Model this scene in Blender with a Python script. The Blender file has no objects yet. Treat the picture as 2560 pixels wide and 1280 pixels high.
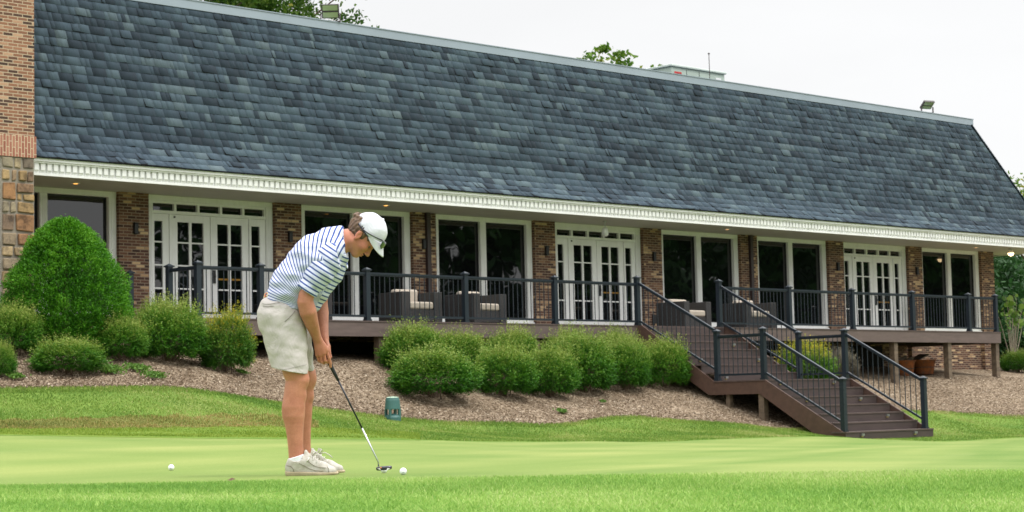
import bpy, bmesh, math, random
import numpy as np
from mathutils import Vector, Matrix, noise as mnoise
random.seed(7); RNG = np.random.default_rng(7)
SC = bpy.context.scene
COL = SC.collection
R_ = math.radians
# ------------------------------------------------------------------ camera
CAM = np.array([-19.7007, -31.4316, -1.6825]); YAW, PIT, ROL, FPX = 0.761268, 0.07752, -0.022728, 4822.974
def _basis():
    f = np.array([math.sin(YAW)*math.cos(PIT), math.cos(YAW)*math.cos(PIT), math.sin(PIT)])
    r = np.array([math.cos(YAW), -math.sin(YAW), 0.0]); u = np.cross(r, f)
    c, s = math.cos(ROL), math.sin(ROL)
    return c*r+s*u, -s*r+c*u, f
CR, CU, CF = _basis()
def ray(px, py): return CF + (px-1280)/FPX*CR + (640-py)/FPX*CU
def at(px, py, d): return CAM + ray(px, py)*d            # point at a given distance in front of the lens
def onY(px, py, Y):
    r = ray(px, py); return CAM + r*((Y-CAM[1])/r[1])
cam = bpy.data.cameras.new('camera'); cam.sensor_width = 36; cam.lens = FPX*36/2560
cam.clip_start = 0.1; cam.clip_end = 3000
cam.dof.use_dof = True; cam.dof.focus_distance = 12.0; cam.dof.aperture_fstop = 10
cob = bpy.data.objects.new('camera', cam); COL.objects.link(cob)
cob.matrix_world = Matrix(((CR[0], CU[0], -CF[0], CAM[0]), (CR[1], CU[1], -CF[1], CAM[1]), (CR[2], CU[2], -CF[2], CAM[2]), (0, 0, 0, 1)))
SC.camera = cob
# ------------------------------------------------------------------ objects
def tag(o, label=None, cat=None, group=None, kind=None):
    if label: o['label'] = label
    if cat: o['category'] = cat
    if group: o['group'] = group
    if kind: o['kind'] = kind
    return o
def thing(name, loc, label, cat, group=None, rz=0.0):
    o = bpy.data.objects.new(name, None); COL.objects.link(o)
    o.location = loc; o.rotation_euler = (0, 0, rz); o.empty_display_size = .1
    return tag(o, label, cat, group)
def link(name, me, mat=None, parent=None, loc=None):
    o = bpy.data.objects.new(name, me); COL.objects.link(o)
    if mat is not None:
        me.materials.clear(); me.materials.append(mat)
    if parent is not None: o.parent = parent
    if loc is not None: o.location = loc
    return o
def np_mesh(name, V, F, smooth=False, col=None, attrs=None):
    """V (n,3), F (m,k) all of one size"""
    V = np.asarray(V, np.float32); F = np.asarray(F, np.int32)
    me = bpy.data.meshes.new(name); n, (m, k) = len(V), F.shape
    me.vertices.add(n); me.vertices.foreach_set('co', V.ravel())
    me.loops.add(m*k); me.loops.foreach_set('vertex_index', F.ravel())
    me.polygons.add(m); me.polygons.foreach_set('loop_start', np.arange(0, m*k, k, dtype=np.int32))
    me.polygons.foreach_set('loop_total', np.full(m, k, np.int32))
    if smooth: me.polygons.foreach_set('use_smooth', np.ones(m, bool))
    if col is not None:
        a = me.attributes.new('tint', 'FLOAT', 'POINT'); a.data.foreach_set('value', np.asarray(col, np.float32))
    for k_, v in (attrs or {}).items():
        a = me.attributes.new(k_, 'FLOAT', 'POINT'); a.data.foreach_set('value', np.asarray(v, np.float32))
    me.update(); me.validate(); return me
class MB:
    """collects shapes in world (or local) metres and links them as ONE mesh"""
    def __init__(s): s.v = []; s.f = []; s.t = []
    def add(s, vs, fs, tint=0.5):
        b = len(s.v); s.v += [tuple(map(float, p)) for p in vs]; s.f += [tuple(b+i for i in f) for f in fs]
        s.t += [tint]*len(vs); return s
    def box(s, x0, x1, y0, y1, z0, z1, tint=.5):
        return s.add([(x0,y0,z0),(x1,y0,z0),(x1,y1,z0),(x0,y1,z0),(x0,y0,z1),(x1,y0,z1),(x1,y1,z1),(x0,y1,z1)],
                     [(0,3,2,1),(4,5,6,7),(0,1,5,4),(1,2,6,5),(2,3,7,6),(3,0,4,7)], tint)
    def bar(s, a, b, w, h, tint=.5):
        """box beam from a to b; w is level width, h the other side"""
        a, b = Vector(a), Vector(b); d = (b-a).normalized()
        r = d.cross(Vector((0,0,1)))
        r = Vector((1,0,0)) if r.length < 1e-4 else r.normalized()
        u = r.cross(d); vs = []
        for p in (a, b):
            for sx, sy in ((-1,-1),(1,-1),(1,1),(-1,1)): vs.append(p+r*(sx*w/2)+u*(sy*h/2))
        return s.add(vs, [(0,1,2,3),(7,6,5,4),(0,4,5,1),(1,5,6,2),(2,6,7,3),(3,7,4,0)], tint)
    def tube(s, pts, rad, n=8, cap=True, tint=.5):
        pts = [Vector(p) for p in pts]; m = len(pts)
        rad = rad if hasattr(rad, '__len__') else [rad]*m
        d0 = (pts[1]-pts[0]).normalized(); up = Vector((0,0,1)) if abs(d0.z) < .9 else Vector((1,0,0))
        vs = []
        for i, p in enumerate(pts):
            d = (pts[min(i+1,m-1)]-pts[max(i-1,0)]).normalized()
            x = d.cross(up).normalized(); y = x.cross(d).normalized(); up = y
            for k in range(n):
                a = 2*math.pi*k/n; vs.append(p+(x*math.cos(a)+y*math.sin(a))*rad[i])
        fs = [(i*n+k, i*n+(k+1)%n, (i+1)*n+(k+1)%n, (i+1)*n+k) for i in range(m-1) for k in range(n)]
        if cap: fs += [tuple(range(n-1,-1,-1)), tuple((m-1)*n+k for k in range(n))]
        return s.add(vs, fs, tint)
    def lathe(s, prof, c=(0,0,0), n=24, tint=.5, sx=1, sy=1):
        vs = []; m = len(prof)
        for r, z in prof:
            for k in range(n):
                a = 2*math.pi*k/n; vs.append((c[0]+r*sx*math.cos(a), c[1]+r*sy*math.sin(a), c[2]+z))
        fs = [(i*n+k, i*n+(k+1)%n, (i+1)*n+(k+1)%n, (i+1)*n+k) for i in range(m-1) for k in range(n)]
        fs += [tuple(range(n-1,-1,-1)), tuple((m-1)*n+k for k in range(n))]
        return s.add(vs, fs, tint)
    def prism(s, poly, axis, a, b, tint=.5):
        """poly of 2-tuples extruded along axis 'x' (poly is y,z), 'y' (x,z) or 'z' (x,y)"""
        def P(p, t): return {'x': (t,p[0],p[1]), 'y': (p[0],t,p[1]), 'z': (p[0],p[1],t)}[axis]
        n = len(poly); vs = [P(p,a) for p in poly]+[P(p,b) for p in poly]
        fs = [tuple(range(n-1,-1,-1)), tuple(range(n,2*n))]+[(i,(i+1)%n,n+(i+1)%n,n+i) for i in range(n)]
        return s.add(vs, fs, tint)
    def build(s, name, mat=None, parent=None, bevel=0, smooth=False, seg=2, recenter=False, uvrot=False):
        V = np.array(s.v, float)
        off = np.zeros(3)
        if parent is not None:
            p = parent
            while p is not None: off += np.array(p.location); p = p.parent
        loc = None
        if recenter:
            c = (V.min(0)+V.max(0))/2; c[2] = V.min(0)[2]; off = c; loc = tuple(c)
        me = bpy.data.meshes.new(name)
        me.from_pydata([tuple(p) for p in (V-off)], [], s.f)
        bm = bmesh.new(); bm.from_mesh(me); bmesh.ops.recalc_face_normals(bm, faces=bm.faces); 
        ul = bm.loops.layers.uv.new('UVMap')
        O = Vector(off)
        for f in bm.faces:
            n = f.normal; a = max(range(3), key=lambda i: abs(n[i]))
            for l in f.loops:
                c = l.vert.co+O
                uv = (c.y, c.z) if a == 0 else (c.x, c.z) if a == 1 else (c.x, c.y)
                l[ul].uv = (uv[1], uv[0]) if uvrot else uv
        bm.to_mesh(me); bm.free()
        a = me.attributes.new('tint', 'FLOAT', 'POINT'); a.data.foreach_set('value', np.array(s.t, np.float32))
        if smooth: me.polygons.foreach_set('use_smooth', np.ones(len(me.polygons), bool))
        o = link(name, me, mat, parent, loc)
        if bevel:
            b = o.modifiers.new('bevel', 'BEVEL'); b.width = bevel; b.segments = seg; b.limit_method = 'ANGLE'; b.angle_limit = R_(40)
        return o
def retag(o, label, cat, group=None): return tag(o, label, cat, group)
def copy_tree(o, parent=None):
    c = o.copy(); COL.objects.link(c)
    if parent is not None: c.parent = parent
    for ch in [x for x in bpy.data.objects if x.parent == o and x != c]: copy_tree(ch, c)
    return c
# ------------------------------------------------------------------ materials
def srgb(r, g, b):
    f = lambda c: (c/255/12.92) if c/255 <= .04045 else ((c/255+.055)/1.055)**2.4
    return (f(r), f(g), f(b), 1)
class NT:
    def __init__(s, name):
        s.m = bpy.data.materials.new(name); s.m.use_nodes = True; s.t = s.m.node_tree; s.t.nodes.clear()
        s.out = s.n('ShaderNodeOutputMaterial'); s.b = s.n('ShaderNodeBsdfPrincipled')
        s.l(s.b.outputs[0], s.out.inputs[0]); s.tc = s.n('ShaderNodeTexCoord')
    def n(s, typ, **kw):
        x = s.t.nodes.new(typ)
        for k, v in kw.items(): setattr(x, k, v)
        return x
    def l(s, a, b): s.t.links.new(a, b)
    def noise(s, scale, detail=3, rough=.55, vec=None, dist=0, stretch=None):
        x = s.n('ShaderNodeTexNoise'); x.inputs['Scale'].default_value = scale; x.inputs['Detail'].default_value = detail
        x.inputs['Roughness'].default_value = rough; x.inputs['Distortion'].default_value = dist
        v = vec or s.tc.outputs['Object']
        if stretch:
            mp = s.n('ShaderNodeMapping'); mp.inputs['Scale'].default_value = stretch; s.l(v, mp.inputs['Vector']); v = mp.outputs[0]
        s.l(v, x.inputs['Vector']); return x.outputs['Fac']
    def attr(s, name):
        a = s.n('ShaderNodeAttribute'); a.attribute_name = name; return a.outputs['Fac']
    def ramp(s, fac, stops, interp='LINEAR'):
        r = s.n('ShaderNodeValToRGB'); e = r.color_ramp; e.interpolation = interp
        while len(e.elements) < len(stops): e.elements.new(.5)
        for el, (p, c) in zip(e.elements, stops): el.position = p; el.color = c if hasattr(c, '__len__') else (c, c, c, 1)
        s.l(fac, r.inputs[0]); return r.outputs[0]
    def mix(s, fac, a, b, mode='MIX'):
        x = s.n('ShaderNodeMix', data_type='RGBA', blend_type=mode)
        for v, i in ((fac, 0), (a, 6), (b, 7)):
            if hasattr(v, 'is_linked') or hasattr(v, 'links'): s.l(v, x.inputs[i])
            else: x.inputs[i].default_value = v
        return x.outputs[2]
    def math(s, op, a, b=0.0, c=0.0):
        x = s.n('ShaderNodeMath', operation=op)
        for v, i in ((a, 0), (b, 1), (c, 2)):
            if hasattr(v, 'links'): s.l(v, x.inputs[i])
            else: x.inputs[i].default_value = v
        return x.outputs[0]
    def bump(s, h, strength=.3, dist=.01):
        x = s.n('ShaderNodeBump'); x.inputs['Strength'].default_value = strength; x.inputs['Distance'].default_value = dist
        s.l(h, x.inputs['Height']); s.l(x.outputs[0], s.b.inputs['Normal']); return x
    def set(s, col=None, rough=None, metal=None, spec=None):
        for v, k in ((col, 'Base Color'), (rough, 'Roughness'), (metal, 'Metallic'), (spec, 'Specular IOR Level')):
            if v is None: continue
            if hasattr(v, 'links'): s.l(v, s.b.inputs[k])
            else: s.b.inputs[k].default_value = v
        return s.m
def plain(name, col, rough=.6, metal=0, var=.12, scale=6, bump=0.0, bscale=60, spec=.5):
    t = NT(name); n = t.noise(scale, 4)
    c1 = tuple(max(0, c*(1-var)) for c in col[:3])+(1,); c2 = tuple(min(1, c*(1+var)) for c in col[:3])+(1,)
    t.set(t.ramp(n, [(.3, c1), (.7, c2)]), rough, metal, spec)
    if bump: t.bump(t.noise(bscale, 3), bump, .005)
    return t.m
def brick_mat(name, stops, mortar, bw=.185, bh=.058, ms=.008, rough=.85):
    t = NT(name); uv = t.tc.outputs['UV']
    b = t.n('ShaderNodeTexBrick'); b.inputs['Scale'].default_value = 1; b.inputs['Mortar Size'].default_value = ms; b.inputs['Mortar Smooth'].default_value = .2
    b.inputs['Brick Width'].default_value = bw; b.inputs['Row Height'].default_value = bh
    b.inputs['Color1'].default_value = (0,0,0,1); b.inputs['Color2'].default_value = (1,1,1,1); b.inputs['Mortar'].default_value = (.5,.5,.5,1)
    t.l(uv, b.inputs['Vector'])
    c = t.ramp(b.outputs['Color'], stops, 'LINEAR')
    n = t.noise(35, 4, .7, uv); c = t.mix(.35, c, t.ramp(n, [(.25, (.45,.45,.45,1)), (.8, (1.35,1.3,1.25,1))]), 'MULTIPLY')
    big = t.noise(.8, 3, .6, uv); c = t.mix(.3, c, t.ramp(big, [(.3, (.7,.7,.7,1)), (.7, (1.1,1.1,1.1,1))]), 'MULTIPLY')
    mn = t.mix(.4, mortar, t.ramp(n, [(.3, (.5,.5,.5,1)), (.7, (1.1,1.1,1.1,1))]), 'MULTIPLY')
    t.set(t.mix(b.outputs['Fac'], c, mn), rough)
    h = t.math('SUBTRACT', t.math('MULTIPLY', n, .25), b.outputs['Fac']); t.bump(h, .7, .008)
    return t.m
M = {}
M['brick'] = brick_mat('pillar_brick', [(0, srgb(62,42,34)), (.35, srgb(88,58,46)), (.62, srgb(106,73,56)), (.80, srgb(126,92,68)), (.88, srgb(176,144,108)), (1, srgb(204,176,136))], srgb(150,132,112))
M['wingbrick'] = brick_mat('orange_brick', [(0, srgb(66,47,39)), (.18, srgb(82,57,45)), (.28, srgb(124,84,64)), (.6, srgb(142,98,74)), (.9, srgb(158,114,88)), (1, srgb(186,150,122))], srgb(186,166,140))
M['soldier'] = brick_mat('soldier_brick', [(0, srgb(140,84,68)), (.5, srgb(154,98,80)), (1, srgb(170,118,98))], srgb(200,178,150), bw=.2, bh=.058)
def white_mat():
    t = NT('white_paint'); n = t.noise(3, 4); d = t.noise(25, 3, .6, None, 0, (1, 1, .15))
    c = t.ramp(n, [(.3, (.79,.795,.78,1)), (.7, (.86,.865,.85,1))]); c = t.mix(.25, c, t.ramp(d, [(.35, (.8,.8,.77,1)), (.6, (1,1,1,1))]), 'MULTIPLY')
    t.set(c, .5); return t.m
M['white'] = white_mat()
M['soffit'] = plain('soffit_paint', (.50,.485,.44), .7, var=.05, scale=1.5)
M['glass'] = None
def glass_mat():
    t = NT('dark_window_glass'); t.set((.004,.0045,.005,1), .015, 0, .5); t.b.inputs['IOR'].default_value = 1.75
    t.bump(t.noise(.9, 2, .5), .10, .05); return t.m
M['glass'] = glass_mat()
M['railing'] = plain('dark_blue_grey_metal', srgb(29,38,47), .36, var=.1, scale=3, spec=.5)
M['deck'] = None
def deck_mat(name, c1, c2):
    t = NT(name); n = t.noise(4, 5, .6, None, 0, (.6, 3, 3)); f = t.noise(160, 2)
    c = t.ramp(n, [(.3, c1), (.72, c2)]); c = t.mix(.3, c, t.ramp(f, [(.35, (.6,.6,.6,1)), (.65, (1.2,1.2,1.2,1))]), 'MULTIPLY')
    t.set(c, .62); t.bump(f, .15, .003); return t.m
M['deck'] = deck_mat('brown_composite', srgb(72,59,56), srgb(88,73,69))
M['riser'] = deck_mat('riser_composite', srgb(60,49,47), srgb(73,60,57))
M['rim'] = deck_mat('rim_board_composite', srgb(88,75,71), srgb(106,91,86))
M['stringer'] = deck_mat('stringer_composite', srgb(72,52,43), srgb(88,65,54))
M['timber'] = deck_mat('weathered_timber', srgb(78,66,54), srgb(118,102,84))
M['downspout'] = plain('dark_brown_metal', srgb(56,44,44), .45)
M['black'] = plain('black_metal', (.012,.012,.013), .45)
M['steel'] = plain('galvanised_steel', (.45,.46,.47), .35, .9)
M['coping'] = plain('grey_metal_coping', srgb(150,162,172), .45, 0.2, .06, 1.2)
M['wicker'] = None
def wicker():
    t = NT('dark_wicker'); w = t.n('ShaderNodeTexWave', wave_type='BANDS', bands_direction='Z'); w.inputs['Scale'].default_value = 28; w.inputs['Distortion'].default_value = 3
    t.l(t.tc.outputs['Object'], w.inputs['Vector']); n = t.noise(60, 3)
    t.set(t.ramp(n, [(.3, srgb(30,28,28)), (.7, srgb(52,50,50))]), .65); t.bump(w.outputs['Fac'], .5, .01); return t.m
M['wicker'] = wicker()
M['cushion'] = plain('cream_cushion', srgb(172,161,148), .9, var=.06, bump=.1)
# ------------------------------------------------------------------ world and sun
w = bpy.data.worlds.new('World'); SC.world = w; w.use_nodes = True; nt = w.node_tree
bg = nt.nodes['Background']; sky = nt.nodes.new('ShaderNodeTexSky'); sky.sky_type = 'NISHITA'; sky.sun_disc = False
SUN_AZ = YAW + R_(-68); SUN_EL = R_(58)     # behind the camera's left shoulder side, high
sky.sun_elevation = SUN_EL; sky.sun_rotation = SUN_AZ
tc = nt.nodes.new('ShaderNodeTexCoord'); sep = nt.nodes.new('ShaderNodeSeparateXYZ'); nt.links.new(tc.outputs['Generated'], sep.inputs[0])
mr = nt.nodes.new('ShaderNodeMapRange'); mr.inputs[1].default_value = .26; mr.inputs[2].default_value = .92; mr.inputs[3].default_value = 9.5; mr.inputs[4].default_value = 34
nt.links.new(sep.outputs[2], mr.inputs[0])
cn = nt.nodes.new('ShaderNodeTexNoise'); cn.inputs['Scale'].default_value = 2.2; cn.inputs['Detail'].default_value = 5
mp = nt.nodes.new('ShaderNodeMapping'); mp.inputs['Scale'].default_value = (1, 1, 3.5); nt.links.new(tc.outputs['Generated'], mp.inputs[0]); nt.links.new(mp.outputs[0], cn.inputs['Vector'])
cr = nt.nodes.new('ShaderNodeMapRange'); cr.inputs[1].default_value = .3; cr.inputs[2].default_value = .7; cr.inputs[3].default_value = .94; cr.inputs[4].default_value = 1.06
nt.links.new(cn.outputs['Fac'], cr.inputs[0])
mu = nt.nodes.new('ShaderNodeMath'); mu.operation = 'MULTIPLY'; nt.links.new(mr.outputs[0], mu.inputs[0]); nt.links.new(cr.outputs[0], mu.inputs[1])
cc = nt.nodes.new('ShaderNodeCombineColor')
for i in range(3): nt.links.new(mu.outputs[0], cc.inputs[i])
mx = nt.nodes.new('ShaderNodeMix'); mx.data_type = 'RGBA'; mx.inputs[0].default_value = .94
nt.links.new(sky.outputs[0], mx.inputs[6]); nt.links.new(cc.outputs[0], mx.inputs[7]); nt.links.new(mx.outputs[2], bg.inputs['Color'])
bg.inputs['Strength'].default_value = .1
sl = bpy.data.lights.new('sun', 'SUN'); sl.energy = 1.5; sl.angle = R_(13); sl.color = (1, .96, .9)
so = bpy.data.objects.new('sun', sl); COL.objects.link(so)
sd = Vector((math.sin(SUN_AZ+math.pi)*math.cos(SUN_EL), math.cos(SUN_AZ+math.pi)*math.cos(SUN_EL), math.sin(SUN_EL)))   # towards the sun
so.rotation_euler = sd.to_track_quat('Z', 'Y').to_euler(); so.location = (0, -20, 30)
sky.sun_rotation = math.atan2(sd.x, sd.y)
SC.view_settings.view_transform = 'Standard'; SC.view_settings.look = 'None'; SC.view_settings.exposure = 0.12; SC.view_settings.gamma = 1
# ------------------------------------------------------------------ terrain heights (plan -> z), thin plate through surveyed points
def _g(px, py, d): p = at(px, py, d); return (p[0], p[1], p[2])
CTRL = [_g(0,1280,7.2), _g(1280,1280,7.1), _g(2560,1280,7.0), _g(-800,1262,7.5), _g(3400,1300,7), (CAM[0],CAM[1],-2.05), (CAM[0]-6,CAM[1]+4,-2.0), (CAM[0]+5,CAM[1]-6,-2.1),
  _g(0,1222,10.5), _g(1280,1200,10.2), _g(2560,1182,9.9), _g(780,1187,11.9), _g(428,1175,13.6), _g(1008,1186,11.3), _g(960,1184,12.6), _g(1700,1160,14), _g(2400,1150,15),
  _g(0,1088,21), _g(600,1097,23), _g(1200,1105,27), _g(1500,1103,29.5), _g(1800,1098,33), _g(2100,1092,36), _g(2560,1093,39), _g(-600,1080,20), _g(3200,1092,42),
  _g(200,1130,16.5), _g(900,1133,18), _g(1700,1128,21), _g(2400,1120,22),
  _g(0,975,28), _g(250,968,28.6), _g(450,970,29.5), _g(560,985,30), _g(700,1010,31), _g(960,1042,32.3), _g(1100,1055,33), _g(1250,1058,34), _g(1400,1065,34.6), _g(1560,1048,36.6), _g(1700,1046,37.7),
  _g(-600,985,26), _g(2315,1030,45.5), _g(2420,1035,46.5), _g(2560,1041,47), _g(3200,1050,50),
  (11.3,-6.24,-2.09), (11.3,-8.5,-2.5), (14.1,-8.6,-2.54), (14.1,-6.2,-2.12), (13,-5,-1.7),
  (-4,-2,-.15), (-4.1,-5,-1.03), (-3.2,-3.5,-.5), (0,-2.8,-.65), (4,-2.8,-.78), (12,-2.8,-1.0), (18,-2.8,-1.12), (23.2,-2.8,-1.22), (25.4,-2.8,-1.2), (28,0,-.94), (23,-1.5,-1.08), (4,0,-.5), (14,0,-.75), (-4,0,0), (-9,-2,.1), (36,-1,-1.1), (45,0,-1.3), (30,-5,-1.7)]
CT = np.array(CTRL)
def _u(r2): return np.where(r2 < 1e-9, 0, r2*np.log(np.maximum(r2, 1e-12)))
_n = len(CT); _K = _u(((CT[:, None, :2]-CT[None, :, :2])**2).sum(2))+np.eye(_n)*1.5
_P = np.hstack([np.ones((_n, 1)), CT[:, :2]])
_A = np.zeros((_n+3, _n+3)); _A[:_n, :_n] = _K; _A[:_n, _n:] = _P; _A[_n:, :_n] = _P.T
_w = np.linalg.solve(_A, np.concatenate([CT[:, 2], np.zeros(3)]))
def gz(X, Y):
    X = np.atleast_1d(np.asarray(X, float)); Y = np.atleast_1d(np.asarray(Y, float)); sh = X.shape; X = X.ravel(); Y = Y.ravel()
    r = np.empty_like(X)
    for i in range(0, len(X), 20000):
        x, y = X[i:i+20000], Y[i:i+20000]
        U = _u((x[:, None]-CT[None, :, 0])**2+(y[:, None]-CT[None, :, 1])**2)
        r[i:i+20000] = U@_w[:_n]+_w[_n]+_w[_n+1]*x+_w[_n+2]*y
    return np.clip(r, -3.2, .6).reshape(sh)
def g1(x, y): return float(gz([x], [y])[0])
# ------------------------------------------------------------------ clubhouse
S = 3.66; PW = .66; NP = 9; XL, XR = -2.92, 29.94
club = thing('clubhouse', (13, 0, -1.0), 'long brick clubhouse with a dark slate-grey mansard roof, white dentil eaves and glazed bays', 'building')
wb = MB()
wb.box(-2.9, XR, .24, .6, -3.2, 2.5)                                  # inner wall core, dark behind the glass
wb.box(-2.9, XR, .12, .238, -.27, .17); wb.box(24.4, XR, .12, .238, -3.2, -.271)   # plinth below the sills
wb.box(XR-.3, XR, .6, 14, -3.2, 2.5); wb.box(-2.9, -2.6, .6, 14, -3.2, 2.5); wb.box(-2.9, XR, 13.7, 14, -3.2, 2.5)
wb.build('wall', M['brick'], club)
MB().box(-2.9, 24.39, .14, .238, -3.2, -.272).build('foundation', plain('shade_black_foundation', (.012,.011,.010), .9), club)  # near-black colour paints in the deep shade below the deck
for i in range(NP):
    MB().box(i*S, i*S+PW, 0, .235, -3.0 if i > 6 else -.4, 2.535).build('pillar', M['brick'], club)
def fluted(mb, x0, x1, y, z0, z1, back=.23):
    mb.box(x0, x1, y, back, z0, z1)
    n = 4; w_ = (x1-x0)/(n*2+1)
    for k in range(n): mb.box(x0+w_*(2*k+1), x0+w_*(2*k+2), y-.012, y, z0+.02, z1-.06)
def window_bay(X0, X1, split=True):
    f = MB(); y = .10
    if X0 > -2.5: fluted(f, X0+.001, X0+.16, y, .18, 2.43)
    fluted(f, X1-.16, X1-.001, y, .18, 2.43)
    f.box(X0+.001, X1-.001, y-.003, .232, 2.432, 2.534)                # header board
    f.box(X0+.16, X1-.16, y-.02, .23, .18, .285); f.box(X0+.002, X1-.002, y-.045, y-.022, .172, .2)
    cx = (X0+X1)/2
    if split: fluted(f, cx-.085, cx+.085, y+.01, .286, 2.43)
    f2 = f
    o = None
    segs = [(X0+.16, cx-.085), (cx+.085, X1-.16)]
    if not split: segs = [(X0+.02, X1-1.62), (X1-1.46, X1-.16)]; fluted(f2, X1-1.62, X1-1.46, y+.01, .286, 2.43)
    o = f.build('window', M['white'], club)
    fr = MB()
    for a, b in segs:
        fr.box(a, a+.02, .185, .225, .287, 2.43); fr.box(b-.02, b, .185, .225, .287, 2.43); fr.box(a+.02, b-.02, .185, .225, 2.40, 2.43); fr.box(a+.02, b-.02, .185, .225, .287, .31)
        MB().box(a+.02, b-.02, .205, .222, .311, 2.399).build('glass', M['glass'], o)
    fr.build('sash', M['black'], o)
    return o
def door_bay(X0, X1):
    b = X0-PW; y = .10
    f = MB(); fluted(f, X0+.001, X0+.155, y, .0, 2.43); fluted(f, X1-.155, X1-.001, y, .0, 2.43)
    f.box(X0+.001, X1-.001, y-.003, .232, 2.432, 2.534)
    xa, xb = X0+.155, X1-.155; W_ = xb-xa
    f.box(xa, xb, .13, .23, 2.385, 2.43); f.box(xa, xb, .12, .23, 2.185, 2.245)
    for k in range(6):
        x = xa+W_*k/5; f.box(max(xa, x-.025), min(xb, x+.025), .135, .23, 2.246, 2.384)
    xs = [b+.82, b+1.255, b+2.165, b+3.075, b+3.5]                     # sidelight | door | door | sidelight
    f.box(xs[1]-.05, xs[1]-.005, .115, .23, .05, 2.184); f.box(xs[3]+.02, xs[3]+.06, .115, .23, .05, 2.184)
    f.box(xa, xb, .06, .23, .004, .05)
    o = f.build('door_frame', M['white'], club)
    MB().box(xa, xb, .20, .224, 2.247, 2.383).build('glass', M['glass'], o)
    rows = [.27, .735, 1.185, 1.635, 2.05]
    def leaf(x0, x1, g0, g1_, cols, nm):
        m = MB(); m.box(x0, g0, .14, .2, .052, 2.18); m.box(g1_, x1, .14, .2, .052, 2.18)
        m.box(g0, g1_, .14, .2, .052, rows[0]-.012); m.box(g0, g1_, .14, .2, rows[-1]-.012, 2.18)
        for r in rows[1:-1]: m.box(g0, g1_, .15, .195, r-.014, r+.014)
        for c in range(1, cols):
            x = g0+(g1_-g0)*c/cols; zz = [rows[0]-.012]+[r for r in rows[1:-1]]+[rows[-1]-.012]
            for k in range(4): m.box(x-.03, x+.03, .15, .195, zz[k]+(.0145 if k else 0), zz[k+1]-(.0145 if k < 3 else 0))
        d = m.build(nm, M['white'], club)
        MB().box(g0, g1_, .175, .188, rows[0]-.012, rows[-1]-.012).build('glass', M['glass'], d)
        return d
    leaf(b+.82, b+1.2, b+.87, b+1.06, 1, 'sidelight'); leaf(b+3.14, b+3.5, b+3.16, b+3.37, 1, 'sidelight')
    d1 = leaf(b+1.257, b+2.16, b+1.4, b+2.01, 2, 'door'); d2 = leaf(b+2.175, b+3.085, b+2.335, b+2.93, 2, 'door')
    h = MB(); h.box(b+2.215, b+2.275, .115, .139, .86, 1.12); h.tube([(b+2.245, .09, 1.0), (b+2.245, .138, 1.0)], .022, 8); h.build('handle', M['black'], d2)
    h = MB(); h.tube([(b+1.33, .12, 2.13), (b+1.33, .139, 2.13)], .02, 8); h.build('door_stop', M['black'], d1)
    pb = MB(); pb.box(b+2.36, b+2.92, .158, .172, .93, .965); pb.build('push_bar', plain('brass_bar', srgb(150,110,40), .4, .6), d2)
window_bay(-2.9, 0.0, False)
for i in range(8):
    X0, X1 = i*S+PW, (i+1)*S
    (door_bay if i in (0, 3, 6) else window_bay)(X0, X1)
# soffit, fascia with dentils
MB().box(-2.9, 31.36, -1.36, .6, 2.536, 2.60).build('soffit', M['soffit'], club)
fb = MB(); x0, x1 = -2.9, 31.45
fb.box(x0, x1, -1.425, -1.361, 2.545, 2.86)
fb.box(x0, x1+.04, -1.52, -1.426, 2.775, 2.862); fb.box(x0, x1+.02, -1.495, -1.426, 2.745, 2.774)
fb.box(x0, x1, -1.475, -1.426, 2.528, 2.572)
n = int((x1-x0)/.127)
for k in range(n):
    xa = x0+.02+k*.127
    fb.prism([(-1.426,2.574),(-1.432,2.574),(-1.478,2.622),(-1.478,2.744),(-1.426,2.744)], 'x', xa, xa+.083)
for k in range(90):                                                   # return along the far gable
    ya = -1.36+k*.152; fb.box(x1+.001, x1+.05, ya, ya+.098, 2.6, 2.744)
fb.box(x1, x1+.002, -1.41, 12, 2.545, 2.86); fb.box(x1+.0021, x1+.06, -1.41, 12, 2.775, 2.862); fb.box(x1+.0021, x1+.05, -1.41, 12, 2.528, 2.572)
fb.build('fascia', M['white'], club)
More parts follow.
